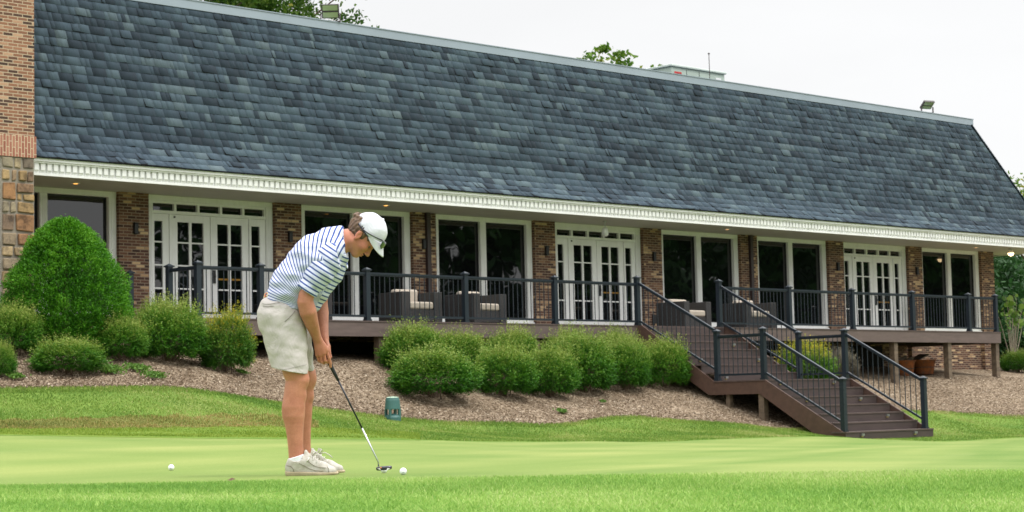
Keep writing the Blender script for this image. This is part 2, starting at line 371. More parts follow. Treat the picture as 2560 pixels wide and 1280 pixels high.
# mansard roof: profile by arc length, courses of real shingles
ROWS = 21; EXP = .1925
def prof():
    P = [(-1.56, 2.845)]; st = 200; ds = ROWS*EXP/st
    for i in range(st):
        s_ = (i+.5)*ds; t = min(1, s_/1.15); t = t*t*(3-2*t); a = R_(36+29.5*t)
        P.append((P[-1][0]+math.cos(a)*ds, P[-1][1]+math.sin(a)*ds))
    return np.array(P)
PR = prof()
def pat(s_):
    i = min(max(s_/(ROWS*EXP)*200, 0), 199.999); k = int(i); f = i-k; return PR[k]*(1-f)+PR[k+1]*f
def hipx(y): return 31.52-(y+1.56)*1.0
V = []; F = []; T = []; BI = []
rg = random.Random(5)
for r in range(ROWS):
    s0, s1 = r*EXP, (r+1)*EXP+.04
    (ya, za), (yb, zb) = pat(s0), pat(min(s1, ROWS*EXP))
    d = np.array([yb-ya, zb-za]); d /= np.linalg.norm(d); nrm = np.array([-d[1], d[0]])
    x = -2.9-rg.random()*.3; xe0, xe1 = hipx(ya), hipx(yb)
    while x < xe0:
        wd = rg.choice([.09,.12,.14,.17,.2,.24,.3,.36]); xr = x+wd
        if xr > xe0-.08: xr = xe0
        run = mnoise.noise(Vector((x*.55, r*.8, 3.1)))+.6*mnoise.noise(Vector((x*1.7, r*1.7, 9.1)))
        t = .5+run*.5+rg.gauss(0, .10)
        if rg.random() < .15: t = rg.choice([.08, .12, .9])
        t = min(1, max(0, t)); thick = rg.random() < .18
        l0 = .0075+(.005 if thick else 0); l1 = l0
        if rg.random() < .15: l0 += .008+rg.random()*.02
        if rg.random() < .15: l1 += .008+rg.random()*.02
        dz = rg.gauss(0, .002)
        b0 = np.array([ya, za])+d*dz; a0 = b0+nrm*l0; a1 = b0+nrm*l1; tp = np.array([yb, zb])+nrm*.002
        xtl, xtr = min(x, xe1), min(xr, xe1)
        xa_, xb_ = max(x, -2.9), max(xr, -2.9)
        if xb_ > xa_:
            xtl, xtr = max(xtl, -2.9), max(xtr, -2.9); q_ = len(V)
            V += [(xa_, a0[0], a0[1]), (xb_, a1[0], a1[1]), (xtr, tp[0], tp[1]), (xtl, tp[0], tp[1]), (xa_, b0[0]-nrm[0]*.012, b0[1]-nrm[1]*.012), (xb_, b0[0]-nrm[0]*.012, b0[1]-nrm[1]*.012), (xtl, yb-.0-nrm[0]*.01, zb-nrm[1]*.01), (xtr, yb-nrm[0]*.01, zb-nrm[1]*.01)]
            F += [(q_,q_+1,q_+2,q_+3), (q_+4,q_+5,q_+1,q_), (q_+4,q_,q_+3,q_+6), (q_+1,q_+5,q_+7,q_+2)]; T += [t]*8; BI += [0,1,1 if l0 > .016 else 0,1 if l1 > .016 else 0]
        x = xr
def shingle_mat():
    t = NT('slate_grey_shingle'); a = t.attr('tint')
    c = t.ramp(a, [(.0, srgb(43,53,64)), (.3, srgb(56,69,81)), (.55, srgb(69,84,97)), (.8, srgb(82,98,109)), (1, srgb(96,110,117))])
    st = t.noise(9, 4, .7, None, 0, (6, .35, .35)); c = t.mix(.55, c, t.ramp(st, [(.3, (.62,.63,.66,1)), (.7, (1.32,1.32,1.28,1))]), 'MULTIPLY')
    g = t.noise(140, 2, .7); c = t.mix(.4, c, t.ramp(g, [(.3, (.6,.6,.62,1)), (.7, (1.3,1.3,1.28,1))]), 'MULTIPLY')
    w_ = t.noise(.25, 3, .5); c = t.mix(.35, c, t.ramp(w_, [(.35, (.85,.86,.9,1)), (.65, (1.1,1.12,1.02,1))]), 'MULTIPLY')
    t.set(c, .88, 0, .3); t.bump(g, .25, .004); return t.m
M['shingle'] = shingle_mat()
me = np_mesh('roof', np.array(V)-np.array(club.location), F, col=T); roof = link('roof', me, M['shingle'], club); me.materials.append(plain('bitumen_shadow_edge', (.008,.009,.011), .9)); me.polygons.foreach_set('material_index', np.array(BI, np.int32))  # black butt faces: bitumen, also painting the shadow line under each course
ub = MB(); YT, ZT = PR[-1]; xt = hipx(YT)                              # underlay, far slopes and flat top
nU = 40; ys = [pat(k*ROWS*EXP/nU) for k in range(nU+1)]
vs = []; fs = []
for (y_, z_) in ys: vs += [(-2.9, y_+.012, z_-.02), (hipx(y_), y_+.012, z_-.02), (hipx(y_)-.0, 13.6-y_, z_-.02), (-2.9, 13.6-y_, z_-.02)]
for k in range(nU):
    for j in range(3): fs.append((4*k+j, 4*k+j+1, 4*k+5+j, 4*k+4+j))
e = 4*nU; fs.append((e, e+1, e+2, e+3)); ub.add(vs, fs, .3); ub.build('roof_deck', M['shingle'], club)
hb = MB()
for k in range(0, 42):
    (y0, z0), (y1, z1) = pat(k*.1), pat(min(k*.1+.13, 4.2)); a = Vector((hipx(y0)-.01, y0-.01, z0+.012)); b_ = Vector((hipx(y1)-.01, y1-.01, z1+.0))
    hb.bar(a, b_, .13, .02, rg.random()*.6)
hb.build('hip_cap', M['shingle'], club)
cb = MB(); cb.box(-2.9, xt+.06, YT-.035, YT+.14, ZT-.02, ZT+.155); cb.box(-2.9, xt+.075, YT-.05, YT+.16, ZT+.156, ZT+.175); cb.box(xt-.1, xt+.06, YT+.141, 13.6-YT, ZT-.02, ZT+.155)
cb.build('coping', M['coping'], club)
for X in (7.66, 18.6):
    m = MB(); m.box(X, X+.105, -.085, -.004, -.05, 2.534); m.box(X-.01, X+.115, -.095, -.003, 2.40, 2.45); m.build('downspout', M['downspout'], club, bevel=.008)
# brick wing with a stone pier at the left
YW = -2.0
wg = MB(); wg.box(-12, -2.925, YW, 3, 3.115, 9.5); wg.box(-12, -2.94, YW+.3, 3, -1, 2.7); wg.build('wing_wall', M['wingbrick'], club)
wg = MB(); wg.box(-12, -2.905, YW-.03, YW+.4, 2.74, 3.113); wg.build('lintel_band', M['soldier'], club, uvrot=True)
rg2 = random.Random(11); st = MB()
def split(x0, x1, z0, z1):
    w_, h_ = x1-x0, z1-z0
    if h_ > .46 or (h_ > .3 and rg2.random() < .45 and h_ >= w_*.6):
        t = z0+h_*rg2.uniform(.36, .64); return split(x0, x1, z0, t)+split(x0, x1, t, z1)
    if w_ > .42 or (w_ > .27 and rg2.random() < .55):
        t = x0+w_*rg2.uniform(.33, .67); return split(x0, t, z0, z1)+split(t, x1, z0, z1)
    return [(x0, x1, z0, z1)]
for (a, b, c, d) in split(-3.56, -2.935, -.6, 2.738):
    g = .009; j = lambda: rg2.uniform(-.026, .026); y0 = YW-.02-rg2.random()*.035
    p = [(a+g+abs(j()), c+g+abs(j())), (b-g-abs(j()), c+g+abs(j())), (b-g-abs(j()), d-g-abs(j())), (a+g+abs(j()), d-g-abs(j()))]
    st.prism(p, 'y', y0, YW+.06, rg2.random())
def stone_mat():
    t = NT('tan_fieldstone'); a = t.attr('tint'); c = t.ramp(a, [(0, srgb(146,122,88)), (.2, srgb(172,144,102)), (.4, srgb(184,162,126)), (.6, srgb(150,140,120)), (.8, srgb(162,118,78)), (1, srgb(112,104,94))])
    n = t.noise(5, 5, .65); c = t.mix(.85, c, t.ramp(n, [(.36, (.28,.27,.26,1)), (.52, (.9,.9,.88,1)), (.7, (1.15,1.12,1.05,1))]), 'MULTIPLY')
    f = t.noise(30, 4, .7); c = t.mix(.4, c, t.ramp(f, [(.3, (.6,.58,.55,1)), (.7, (1.25,1.22,1.18,1))]), 'MULTIPLY')
    t.set(c, .9); t.bump(t.noise(14, 5, .7), .7, .03); return t.m
st.build('stone_pier', stone_mat(), club, bevel=.014)
MB().box(-3.57, -2.937, YW, YW+.298, -1, 2.739).build('pier_mortar', plain('grey_mortar', srgb(140,132,120), .95), club)
tb = MB(); fluted(tb, -3.8, -3.572, YW+.02, -.2, 2.738, YW+.2); tb.box(-12, -3.80, YW+.04, YW+.2, 2.5, 2.738); tb.build('opening_trim', M['white'], club)
MB().box(-12, -3.801, YW+.1, YW+.2, -.2, 2.499).build('glass', M['glass'], club)
# ------------------------------------------------------------------ fittings on the building
sc = MB(); sc.box(-.042, .042, -.07, -.002, -.1, .1); sc.box(-.055, .055, -.085, -.001, .101, .12)
def sconce(i, first=[None]):
    labs = {0: 'small black sconce on the brick pillar left of the leftmost doors', 1: 'small black sconce on the brick pillar just behind the golfer\'s back', 2: 'small black sconce beside the brown downspout right of the golfer\'s cap',
            3: 'small black sconce on the pillar left of the middle doors', 4: 'small black sconce on the pillar above the top of the stairs', 6: 'small black sconce on the pillar left of the rightmost doors', 7: 'small black sconce on the pillar right of the rightmost doors'}
    X = i*S+.345 if i != 2 else i*S+.28
    if first[0] is None:
        o = sc.build('wall_sconce', M['black'], None, bevel=.01); first[0] = o
    else: o = first[0].copy(); COL.objects.link(o)
    o.location = (X, 0, 1.84); tag(o, labs[i], 'wall light', 'black sconces on the brick pillars')
for i in (0, 1, 2, 3, 4, 6, 7): sconce(i)
ol = MB().box(12*0+4*S+.24, 4*S+.36, -.05, -.002, .22, .44).build('outlet_box', M['black'], None, recenter=True); tag(ol, 'black outlet box low on the brick pillar at the head of the stairs', 'outlet')
def emis(name, c, s_):
    t = NT(name); t.set((.8,.7,.5,1), .4); t.b.inputs['Emission Color'].default_value = c; t.b.inputs['Emission Strength'].default_value = s_; return t.m
warm = emis('warm_lamp', (1,.42,.08,1), 2.4); warm2 = emis('warm_globe', (1,.72,.38,1), 5)
for X, Y, nm in ((-1.38, -.75, 'glowing recessed ceiling light under the eaves above the conical bush'), (5.92, -.78, 'glowing recessed ceiling light above the golfer\'s cap'), (16.75, -.87, 'faint recessed ceiling light above the stair head'), (27.85, -.76, 'faint recessed ceiling light beside the last pillar on the right')):
    t = thing('ceiling_light', (X, Y, 2.536), nm, 'light', 'recessed lights in the soffit')
    m = MB(); m.lathe([(.062,-.003),(.085,-.003),(.085,-.009),(.06,-.012)], (X,Y,2.536), 20); m.build('trim_ring', M['white'], t)
    m = MB(); m.lathe([(.046,-.006),(.04,-.016),(.0,-.02)], (X,Y,2.536), 16); m.build('bulb', warm if X < 10 else emis('dim_lamp', (1,.5,.2,1), 1.2), t, smooth=True)
gl = onY(2527, 633, -1.0); t = thing('globe_lamp', (gl[0], gl[1], 2.535), 'glowing round globe lamp hanging under the right end of the eaves', 'light')
m = MB(); m.lathe([(.06,0),(.06,-.02),(.012,-.03),(.012,-.07)], t.location, 16); m.build('canopy', M['steel'], t)
m = MB(); m.lathe([(.02,-.06),(.06,-.075),(.085,-.12),(.085,-.15),(.06,-.195),(.01,-.215)], t.location, 20); m.build('globe', warm2, t, smooth=True)
m = MB(); m.lathe([(.02,-.05),(.09,-.1),(.16,-.125),(.165,-.13),(.03,-.06)], t.location, 20); m.build('shade', M['steel'], t)
ln = (12.58, -.7, 2.535); t = thing('jar_lantern', ln, 'white jar lantern hanging from the soffit before the middle doors', 'light')
m = MB(); m.lathe([(.05,0),(.05,-.02),(.01,-.025),(.01,-.16)], ln, 12); m.build('stem', M['steel'], t)
m = MB(); m.lathe([(.03,-.15),(.06,-.16),(.075,-.2),(.08,-.3),(.06,-.345),(.01,-.36)], ln, 20); m.build('jar', plain('milk_glass', (.8,.82,.82), .15), t, smooth=True)
def flood(px, py, rz, tilt, label, sz):
    p = onY(px, py, YT+.05); z = ZT+.175
    t = thing('floodlight', (p[0], p[1], z), label, 'floodlight', 'floodlights on the roof edge', rz)
    def L(mb, nm, mat):                                                # local coordinates, tilted about the yoke
        ct, s_ = math.cos(tilt), math.sin(tilt)
        mb.v = [(x, y*ct-(zz)*s_, .6*sz+y*s_+zz*ct) for x, y, zz in mb.v]
        vs = mb.v; me = bpy.data.meshes.new(nm); me.from_pydata(vs, [], mb.f); return link(nm, me, mat, t)
    h = sz/2
    L(MB().box(-h,h,0,.06,-h*.8,h*.8), 'housing', plain('brown_grey_metal', srgb(62,56,55), .5))
    L(MB().box(-h*.86,h*.86,-.012,-.001,.02,h*.7), 'lens', plain('pale_lens', srgb(140,156,116), .2)); L(MB().box(-h*.86,h*.86,-.012,-.001,-h*.7,-.02), 'lens', bpy.data.materials['pale_lens'])
    y = MB(); y.bar((-h-.02,.03,0),(-h-.02,.03,.18),.02,.04); y.bar((h+.02,.03,0),(h+.02,.03,.18),.02,.04); y.bar((-h-.02,.03,.012),(h+.02,.03,.012),.04,.02)
    me = bpy.data.meshes.new('bracket'); me.from_pydata(y.v, [], y.f); link('bracket', me, M['downspout'], t)
flood(826, 52, R_(-45), R_(20), 'floodlight with two pale lenses standing on the roof edge before the leafy tree', .37)
flood(2320, 284, R_(-20), R_(52), 'tilted floodlight on the roof edge near the right end of the roof', .36)
hv = thing('rooftop_unit', (22.6, 6.5, 6.3), 'grey-green rooftop air conditioning unit with small stickers, half hidden by the roof edge', 'air conditioner')
hm = plain('grey_green_sheet_metal', srgb(168,182,172), .5, 0, .05, 2)
m = MB(); m.box(21.5, 23.85, 5, 8, 6.3, 7.93); m.build('cabinet', hm, hv, bevel=.02)
m = MB(); m.box(21.45, 23.9, 4.95, 8.05, 7.931, 8.0); m.build('lid', plain('pale_lid', srgb(190,200,194), .5), hv, bevel=.02)
m = MB(); m.box(22.15, 22.165, 4.993, 4.998, 6.4, 7.9); m.box(22.7, 22.715, 4.993, 4.998, 6.4, 7.9); m.build('panel_seam', M['black'], hv)
m = MB(); m.box(21.62, 21.93, 4.992, 4.998, 7.66, 7.8); m.build('red_sticker', plain('red_sticker', (.5,.03,.03), .4), hv)
m = MB(); m.box(21.71, 21.9, 4.988, 4.991, 7.70, 7.755); m.build('sticker_text', plain('dark_red', (.12,.01,.01), .4), hv)
m = MB(); m.box(22.78, 23.06, 4.992, 4.998, 7.50, 7.72); m.box(23.44, 23.68, 4.992, 4.998, 7.62, 7.8); m.box(22.35,22.5,4.992,4.998,7.5,7.62); m.build('white_sticker', plain('white_sticker', (.7,.71,.72), .4), hv)
m = MB(); m.box(21.49, 21.499, 5.3, 5.9, 7.4, 7.72); m.build('side_sticker', bpy.data.materials['white_sticker'], hv)
rd = MB(); rd.tube([(22.72,4.6,6.4),(22.7,4.6,8.36)], .011, 6); rd.lathe([(.0,0),(.03,.015),(.03,.045),(0,.06)], (22.7,4.6,8.34), 8)
tag(rd.build('antenna_rod', M['downspout'], None, recenter=True), 'thin antenna rod with a small ball tip in front of the rooftop unit', 'antenna')
# ------------------------------------------------------------------ deck
DY = -2.9; DX0, DX1 = -.3, 25.56
deck = thing('deck', (12, -1.4, -.9), 'long raised brown composite deck along the front of the clubhouse', 'deck')
m = MB()
for k in range(21):
    y = DY+.0+k*.142; m.box(DX0-.01, DX1+.01, y-.012 if k == 0 else y, min(y+.137, .1), -.027, 0.0, rg.random())
m.build('decking', M['deck'], deck)
m = MB(); m.box(DX0, 11.2, DY, DY+.03, -.30, -.028); m.box(14.16, DX1, DY, DY+.03, -.30, -.028); m.box(11.2, 14.16, DY+.002, DY+.03, -.30, -.028); m.build('rim_board', M['rim'], deck)
MB().box(DX0, DX0+.03, DY+.031, .1, -.30, -.028).build('rim_board', M['rim'], deck); MB().box(DX1-.03, DX1, DY+.031, .1, -.30, -.028).build('rim_board', M['rim'], deck)
m = MB()
for k in range(14): x = .3+k*1.9; m.box(x, x+.045, DY+.03, .1, -.26, -.03)
m.build('joist', M['timber'], deck)
for x in (-.2, 4.03, 8.2, 12.6, 16.8, 20.82, 23.2, 25.45):
    MB().box(x-.075, x+.075, DY+.05, DY+.2, g1(x, DY)-.3, -.27).build('support_post', M['timber'], deck)
def post(mb, x, y, z0, z1, cap=None):
    w_ = .05; mb.box(x-w_, x+w_, y-w_, y+w_, z0, z1-.07)
    mb.box(x-.072, x+.072, y-.072, y+.072, z1-.069, z1-.045)
    mb.add([(x-.066,y-.066,z1-.044),(x+.066,y-.066,z1-.044),(x+.066,y+.066,z1-.044),(x-.066,y+.066,z1-.044),(x,y,z1)], [(0,1,4),(1,2,4),(2,3,4),(3,0,4),(3,2,1,0)])
    mb.box(x-.062, x+.062, y-.062, y+.062, z0, z0+.03); return mb
def span(par, a, b, ztop, zbot, slope=False, skip=.06):
    """rails and balusters between two post centres; ztop/zbot are heights above a and b"""
    a, b = Vector(a), Vector(b); d = (b-a); flat = Vector((d.x, d.y, 0)); n = flat.length; u = flat/n
    p = a+d*(skip/n*1.0); q_ = b-d*(skip/n*1.0)
    t = MB(); up = Vector((0,0,1)); t.bar(p+up*(ztop-.02), q_+up*(ztop-.02), .055, .038); t.bar(p+up*(ztop-.052), q_+up*(ztop-.052), .032, .026); t.build('top_rail', M['railing'], par)
    t = MB(); t.bar(p+up*zbot, q_+up*zbot, .04, .04); t.build('bottom_rail', M['railing'], par)
    k = max(1, int(round((n-.12)/.128))); 
    for i in range(1, k):
        c = a+d*(.06/n+(1-.12/n)*i/k)
        MB().tube([c+up*(zbot+.015), c+up*(ztop-.05)], .0095, 6, cap=False).build('baluster', M['railing'], par, smooth=True)
zd = 0.001
rl = thing('deck_railing', (5.5, DY, 0), 'dark blue-grey deck railing running left of the stairs behind the golfer', 'railing', 'deck railings')
XS = [-.17, 1.2, 3.7, 6.23, 8.76, 11.3]; yp = DY+.07
for x in XS: post(MB(), x, yp, zd, 1.10 if x == 11.3 else 1.03).build('post', M['railing'], rl)
for a, b in zip(XS, XS[1:]): span(rl, (a, yp, zd), (b, yp, zd), .93, .09)
post(MB(), -.17, -1.93, zd, 1.03).build('post', M['railing'], rl); span(rl, (-.17, yp, zd), (-.17, -1.93, zd), .93, .09)
post(MB(), -.17, -.63, zd, 1.0).build('post', M['railing'], rl)
rr = thing('deck_railing', (20, DY, 0), 'dark blue-grey deck railing running right of the stairs to the end of the deck', 'railing', 'deck railings')
XS = [14.05, 16.6, 19.08, 21.62, 24.17, 25.46]
for x in XS: post(MB(), x, yp, zd, 1.10 if x == 14.05 else 1.03).build('post', M['railing'], rr)
for a, b in zip(XS, XS[1:]): span(rr, (a, yp, zd), (b, yp, zd), .93, .09)
post(MB(), 25.46, -.2, zd, 1.03).build('post', M['railing'], rr)
# ------------------------------------------------------------------ stairs
stair = thing('staircase', (12.7, -5.6, -2.5), 'brown composite staircase with a landing and dark railings leading down from the deck', 'staircase')
xa, xb = 11.25, 14.1; RI = .18
YU, YL0, YL1 = DY, -5.0, -6.36; TU = (YU-YL0)/6; ZL = -7*RI; TLo = .335
for k in range(1, 7):                                                  # upper flight treads
    y1 = YU-(k-1)*TU; z = -k*RI
    MB().box(xa, xb, y1-TU-.03, y1-.001, z-.028, z).build('tread', M['deck'], stair)
for k in range(7):
    y = YU-k*TU; z = -k*RI
    MB().box(xa+.001, xb-.001, y-.018 if k else y-.016, y, z-RI+.0, z-.029).build('riser', M['riser'], stair)
MB().box(xa-.06, xb+.06, YL1-.03, YL0-.019, ZL-.028, ZL).build('landing', M['deck'], stair)
for k in range(1, 7):
    y1 = YL1-(k-1)*TLo; z = ZL-k*RI
    MB().box(xa-(.07 if k == 6 else 0), xb+(.07 if k == 6 else 0), y1-TLo-.03, y1-.001, z-.028, z).build('tread', M['deck'], stair)
for k in range(7):
    y = YL1-k*TLo; z = ZL-k*RI; MB().box(xa+.001-(.065 if k == 6 else 0), xb-.001+(.065 if k == 6 else 0), y-.018, y, z-RI-(.06 if k == 6 else 0), z-.029).build('riser', M['riser'], stair)
s1 = RI/TU; s2 = RI/TLo
poly = [(YU-.001, -.0), (YU-.12, 0.0), (YL0-.02, ZL-.0), (YL1-.02, ZL-.0), (YL1-6*TLo+.02, ZL-6*RI-.03), (YL1-6*TLo+.02, -2.7), (YL1-5*TLo-.1, -2.7), (YL1+.12, ZL-.29), (YL0+.12, ZL-.29), (YU-.001, -.34)]
for a, b in ((xa-.045, xa-.001), (xb+.001, xb+.045)): MB().prism(poly, 'x', a, b).build('stringer', M['stringer'], stair)
MB().prism([(YL0+.1, ZL-.292), (YL1+.12, ZL-.292), (YL1-5*TLo-.1, -2.701), (YL1+.6, -2.701)], 'x', 14.0, 14.03).build('added_shade_board', M['downspout'], stair)  # added unseen board, darkens the space under the stairs
for x in (11.31, 14.04): MB().box(x-.07, x+.07, YL1+.04, YL1+.18, g1(x, YL1)-.4, ZL-.291).build('support_post', M['timber'], stair)
for x in (11.31, 14.04): MB().box(x-.05, x+.05, YL0-.4, YL0-.3, g1(x, YL0)-.4, ZL-.291).build('support_post', M['timber'], stair)
for x in (11.3, 14.05):
    yA, yB, yC = -5.06, -6.3, -8.27
    for y, z in ((yA, ZL), (yB, ZL), (yC, ZL-6*RI)): post(MB(), x, y, z+.001, z+1.09).build('post', M['railing'], stair)
    span(stair, (x, DY+.07, 0), (x, yA, -1.17), .98, .13)
    span(stair, (x, yA, ZL), (x, yB, ZL), .95, .12)
    span(stair, (x, yB, ZL), (x, yC, ZL-6*RI+.01), 1.0, .16)
lm = plain('step_light_lens', (.45,.36,.14), .3)
def step_light(x, y, z):
    o = MB().box(x-.04, x+.04, y-.045, y-.001, z-.0, z+.045).build('step_light', M['steel'], stair)
    MB().box(x-.025, x+.025, y-.025, y-.001, z-.025, z-.001).build('lens', lm, o)
for k, side in ((0,0),(2,0),(2,1),(4,0),(4,1)): step_light(xa+.35 if side == 0 else xb-.55, YU-k*TU-.018, -k*RI-.09)
for k, side in ((0,0),(0,1),(2,0),(2,1),(4,1),(6,0),(6,1)): step_light(xa+.45 if side == 0 else xb-.6, YL1-k*TLo-.018, ZL-k*RI-.09)
step_light(xa+.25, YL0-.1, ZL+.05)
# ------------------------------------------------------------------ deck furniture
def armchair(x, y, rz, label, wd=.98):
    t = thing('patio_armchair', (x, y, .002), label, 'armchair', 'wicker armchairs on the deck', rz); h = wd/2
    def loc(mb, nm, mat, bev):
        me = bpy.data.meshes.new(nm); me.from_pydata(mb.v, [], mb.f); o = link(nm, me, mat, t); b = o.modifiers.new('bevel', 'BEVEL'); b.width = bev; b.segments = 3; return o
    for s_ in (-1, 1): loc(MB().box(min(s_*h, s_*(h-.19)), max(s_*h, s_*(h-.19)), -.42, .42, .0, .62), 'arm', M['wicker'], .012)
    loc(MB().box(-h+.192, h-.192, .30, .42, .0, .62), 'backrest', M['wicker'], .012); loc(MB().box(-h+.192, h-.192, -.40, .298, .03, .27), 'seat_base', M['wicker'], .01)
    loc(MB().box(-h+.2, h-.2, -.41, .20, .272, .42), 'seat_cushion', M['cushion'], .04); loc(MB().box(-h+.2, h-.2, .12, .295, .40, .70), 'back_cushion', M['cushion'], .05)
    return t
armchair(5.45, -2.05, R_(-6), 'cream-cushioned wicker armchair behind the railing, nearer the golfer, before the brown downspout')
armchair(7.2, -2.08, R_(4), 'cream-cushioned wicker armchair behind the railing post, under the white window mullion')
armchair(3.1, -1.6, R_(30), 'dark wicker armchair half hidden behind the golfer and the railing')
armchair(14.05, -1.75, R_(3), 'wicker armchair with its dark side panel showing at the head of the stairs', 1.0)
armchair(16.0, -2.1, R_(-8), 'wicker armchair behind the railing right of the upper stair flight', .98)
# ------------------------------------------------------------------ tubs, logs, speaker
def rust():
    t = NT('rusty_metal'); n = t.noise(6, 5, .7); t.set(t.ramp(n, [(.3, srgb(96,80,68)), (.5, srgb(140,82,46)), (.65, srgb(168,98,52)), (.8, srgb(88,66,54))]), .8, .2); t.bump(t.noise(30, 3), .4, .01); return t.m
M['rust'] = rust()
def tub(px, py, Y, r, h, lab, load):
    p = onY(px, py, Y); z = g1(p[0], Y)-.02; t = thing('metal_tub', (p[0], Y, z), lab, 'tub', 'rusty tubs under the deck')
    m = MB(); m.lathe([(r*.72,0),(r*.78,.02),(r,h),(r+.025,h+.01),(r+.025,h+.03),(r-.02,h+.03),(r*.75,.06)], t.location, 26, sx=1.25); m.build('tub_body', M['rust'], t, smooth=True)
    m = MB(); m.lathe([(r*.87,h*.5),(r*.895,h*.5),(r*.905,h*.55),(r*.88,h*.55)], t.location, 26, sx=1.25); m.build('hoop', M['downspout'], t)
    return p[0], z
xt_, zt_ = tub(2262, 932, -1.9, .25, .38, 'rust-orange metal tub piled with split logs under the right end of the deck', True)
for i, (a, b, c, r) in enumerate([(-.2,0,.36,.06),(0,.05,.40,.055),(.17,-.04,.38,.05)]):
    m = MB(); m.tube([(xt_+a-.16, -1.9+b, zt_+c), (xt_+a+.2, -1.9+b+.05, zt_+c+.1)], r, 7); tag(m.build('firewood_log', M['timber'], None, recenter=True), ['split log lying at the left in the left rusty tub', 'split log lying in the middle of the left rusty tub', 'split log lying at the right in the left rusty tub'][i], 'log', 'logs in the rusty tub')
xw, zw = tub(2310, 934, -1.75, .29, .36, 'grey rusty metal tub with a leaning board beside the brick wall under the deck', False)
m = MB(); m.bar((xw-.3, -1.6, zw+.36), (xw+.42, -1.5, zw+.54), .3, .03); tag(m.build('old_board', M['timber'], None, recenter=True), 'old weathered board lying across the right rusty tub under the deck', 'board')
sp = at(982, 1043, 32.1); spz = g1(sp[0], sp[1]); spk = thing('garden_speaker', (sp[0], sp[1], spz-.02), 'green dome-topped garden speaker on legs standing in the mulch left of the front shrub', 'speaker')
gm = plain('green_plastic', srgb(56,98,94), .45, 0, .08, 8); c = spk.location
m = MB(); m.lathe([(.128,.19),(.132,.20),(.118,.34),(.105,.385),(.07,.40),(0,.405)], c, 28); m.build('dome', gm, spk, smooth=False)
m = MB(); m.lathe([(.135,0),(.135,.06),(.12,.09),(.05,.12),(0,.125)], c, 28); m.build('base', gm, spk)
for k in range(4):
    a = .5+k*math.pi/2; m = MB(); m.bar((c[0]+.118*math.cos(a), c[1]+.118*math.sin(a), c[2]+.03), (c[0]+.118*math.cos(a), c[1]+.118*math.sin(a), c[2]+.20), .045, .03); m.build('leg', gm, spk)
m = MB(); m.lathe([(.104,.386),(.07,.402),(0,.407)], c, 28); m.build('cap', plain('dusty_cap', srgb(150,170,150), .8), spk)
# ------------------------------------------------------------------ terrain in strips that share their edges
def spline(pts):
    x = np.array([p[0] for p in pts], float); Y = np.array([p[1:] for p in pts], float)
    def f(q):
        q = np.asarray(q, float); i = np.clip(np.searchsorted(x, q)-1, 0, len(x)-2); t = np.clip((q-x[i])/(x[i+1]-x[i]), 0, 1)[:, None]
        m = np.zeros_like(Y); m[1:-1] = (Y[2:]-Y[:-2])/((x[2:]-x[:-2])[:, None]); m[0] = (Y[1]-Y[0])/(x[1]-x[0]); m[-1] = (Y[-1]-Y[-2])/(x[-1]-x[-2])
        h = (x[i+1]-x[i])[:, None]
        return (2*t**3-3*t**2+1)*Y[i]+(t**3-2*t**2+t)*h*m[i]+(-2*t**3+3*t**2)*Y[i+1]+(t**3-t**2)*h*m[i+1]
    return f
PXS = np.linspace(-1500, 4100, 520)
def plan(px, py, d): P = [at(a, b, c) for a, b, c in zip(px, py, d)]; return np.array(P)[:, :2]
def wob(px, amp, sc, seed):
    return np.array([mnoise.noise(Vector((p/sc, seed, 0)))+.5*mnoise.noise(Vector((p/sc*2.7, seed+5, 0))) for p in px])*amp
near_d = spline([(-1500,11),(0,10.5),(1280,10.2),(2560,9.9),(4100,9.8)])
far_d = spline([(-1500,18),(-600,20),(0,21),(600,23),(1200,27),(1500,29.5),(1800,33),(2100,36),(2560,39),(3200,42),(4100,46)])
mul_d = spline([(-1500,24),(-600,26),(0,28),(250,28.6),(450,29.5),(560,30),(700,31),(960,32.3),(1100,33),(1250,34),(1400,34.8),(1560,36.9),(1700,37.4),(1850,38.2),(1960,38.6),(2100,41),(2315,45.5),(2420,46.5),(2560,47),(3200,50),(4100,54)])
def rowpts(dd): return plan(PXS, np.full(len(PXS), 1015.), dd)
E0 = rowpts(np.full(len(PXS), 1.0)); E1 = rowpts(near_d(PXS)[:, 0]+wob(PXS, .07, 90, 1)); E2 = rowpts(far_d(PXS)[:, 0]+wob(PXS, .12, 120, 2))
E3 = rowpts(mul_d(PXS)[:, 0]+wob(PXS, .28, 45, 3)+wob(PXS, .1, 11, 8))
E4 = []
for p in PXS:
    r = ray(min(p, 3900), 1015); t = (1.0-CAM[1])/r[1]; E4.append((CAM[0]+r[0]*t, 1.0))
E4 = np.array(E4)
def rel(V, f, rough):
    a = np.array([mnoise.noise(Vector((v[0]*1.3, v[1]*1.3, 2)))+mnoise.noise(Vector((v[0]*5, v[1]*5, 7)))*.4 for v in V])
    return a*rough*np.clip(np.minimum(f, 1-f)*9, 0, 1)
def strip(name, A, B, n, mat, dz=0.0, rough=0.0, power=1.0):
    ts = np.linspace(0, 1, n)**power; G = A[None]*(1-ts)[:, None, None]+B[None]*ts[:, None, None]
    X, Y = G[..., 0], G[..., 1]; Z = gz(X, Y)+dz
    V = np.stack([X, Y, Z], -1).reshape(-1, 3); c = A.shape[0]
    if rough: V[:, 2] += rel(V, np.repeat(ts, c), rough)
    i = np.arange(n-1)[:, None]*c+np.arange(c-1)[None]; F = np.stack([i, i+1, i+c+1, i+c], -1).reshape(-1, 4)
    o = link(name, np_mesh(name, V, F, smooth=True), mat); o['kind'] = 'structure'; return o
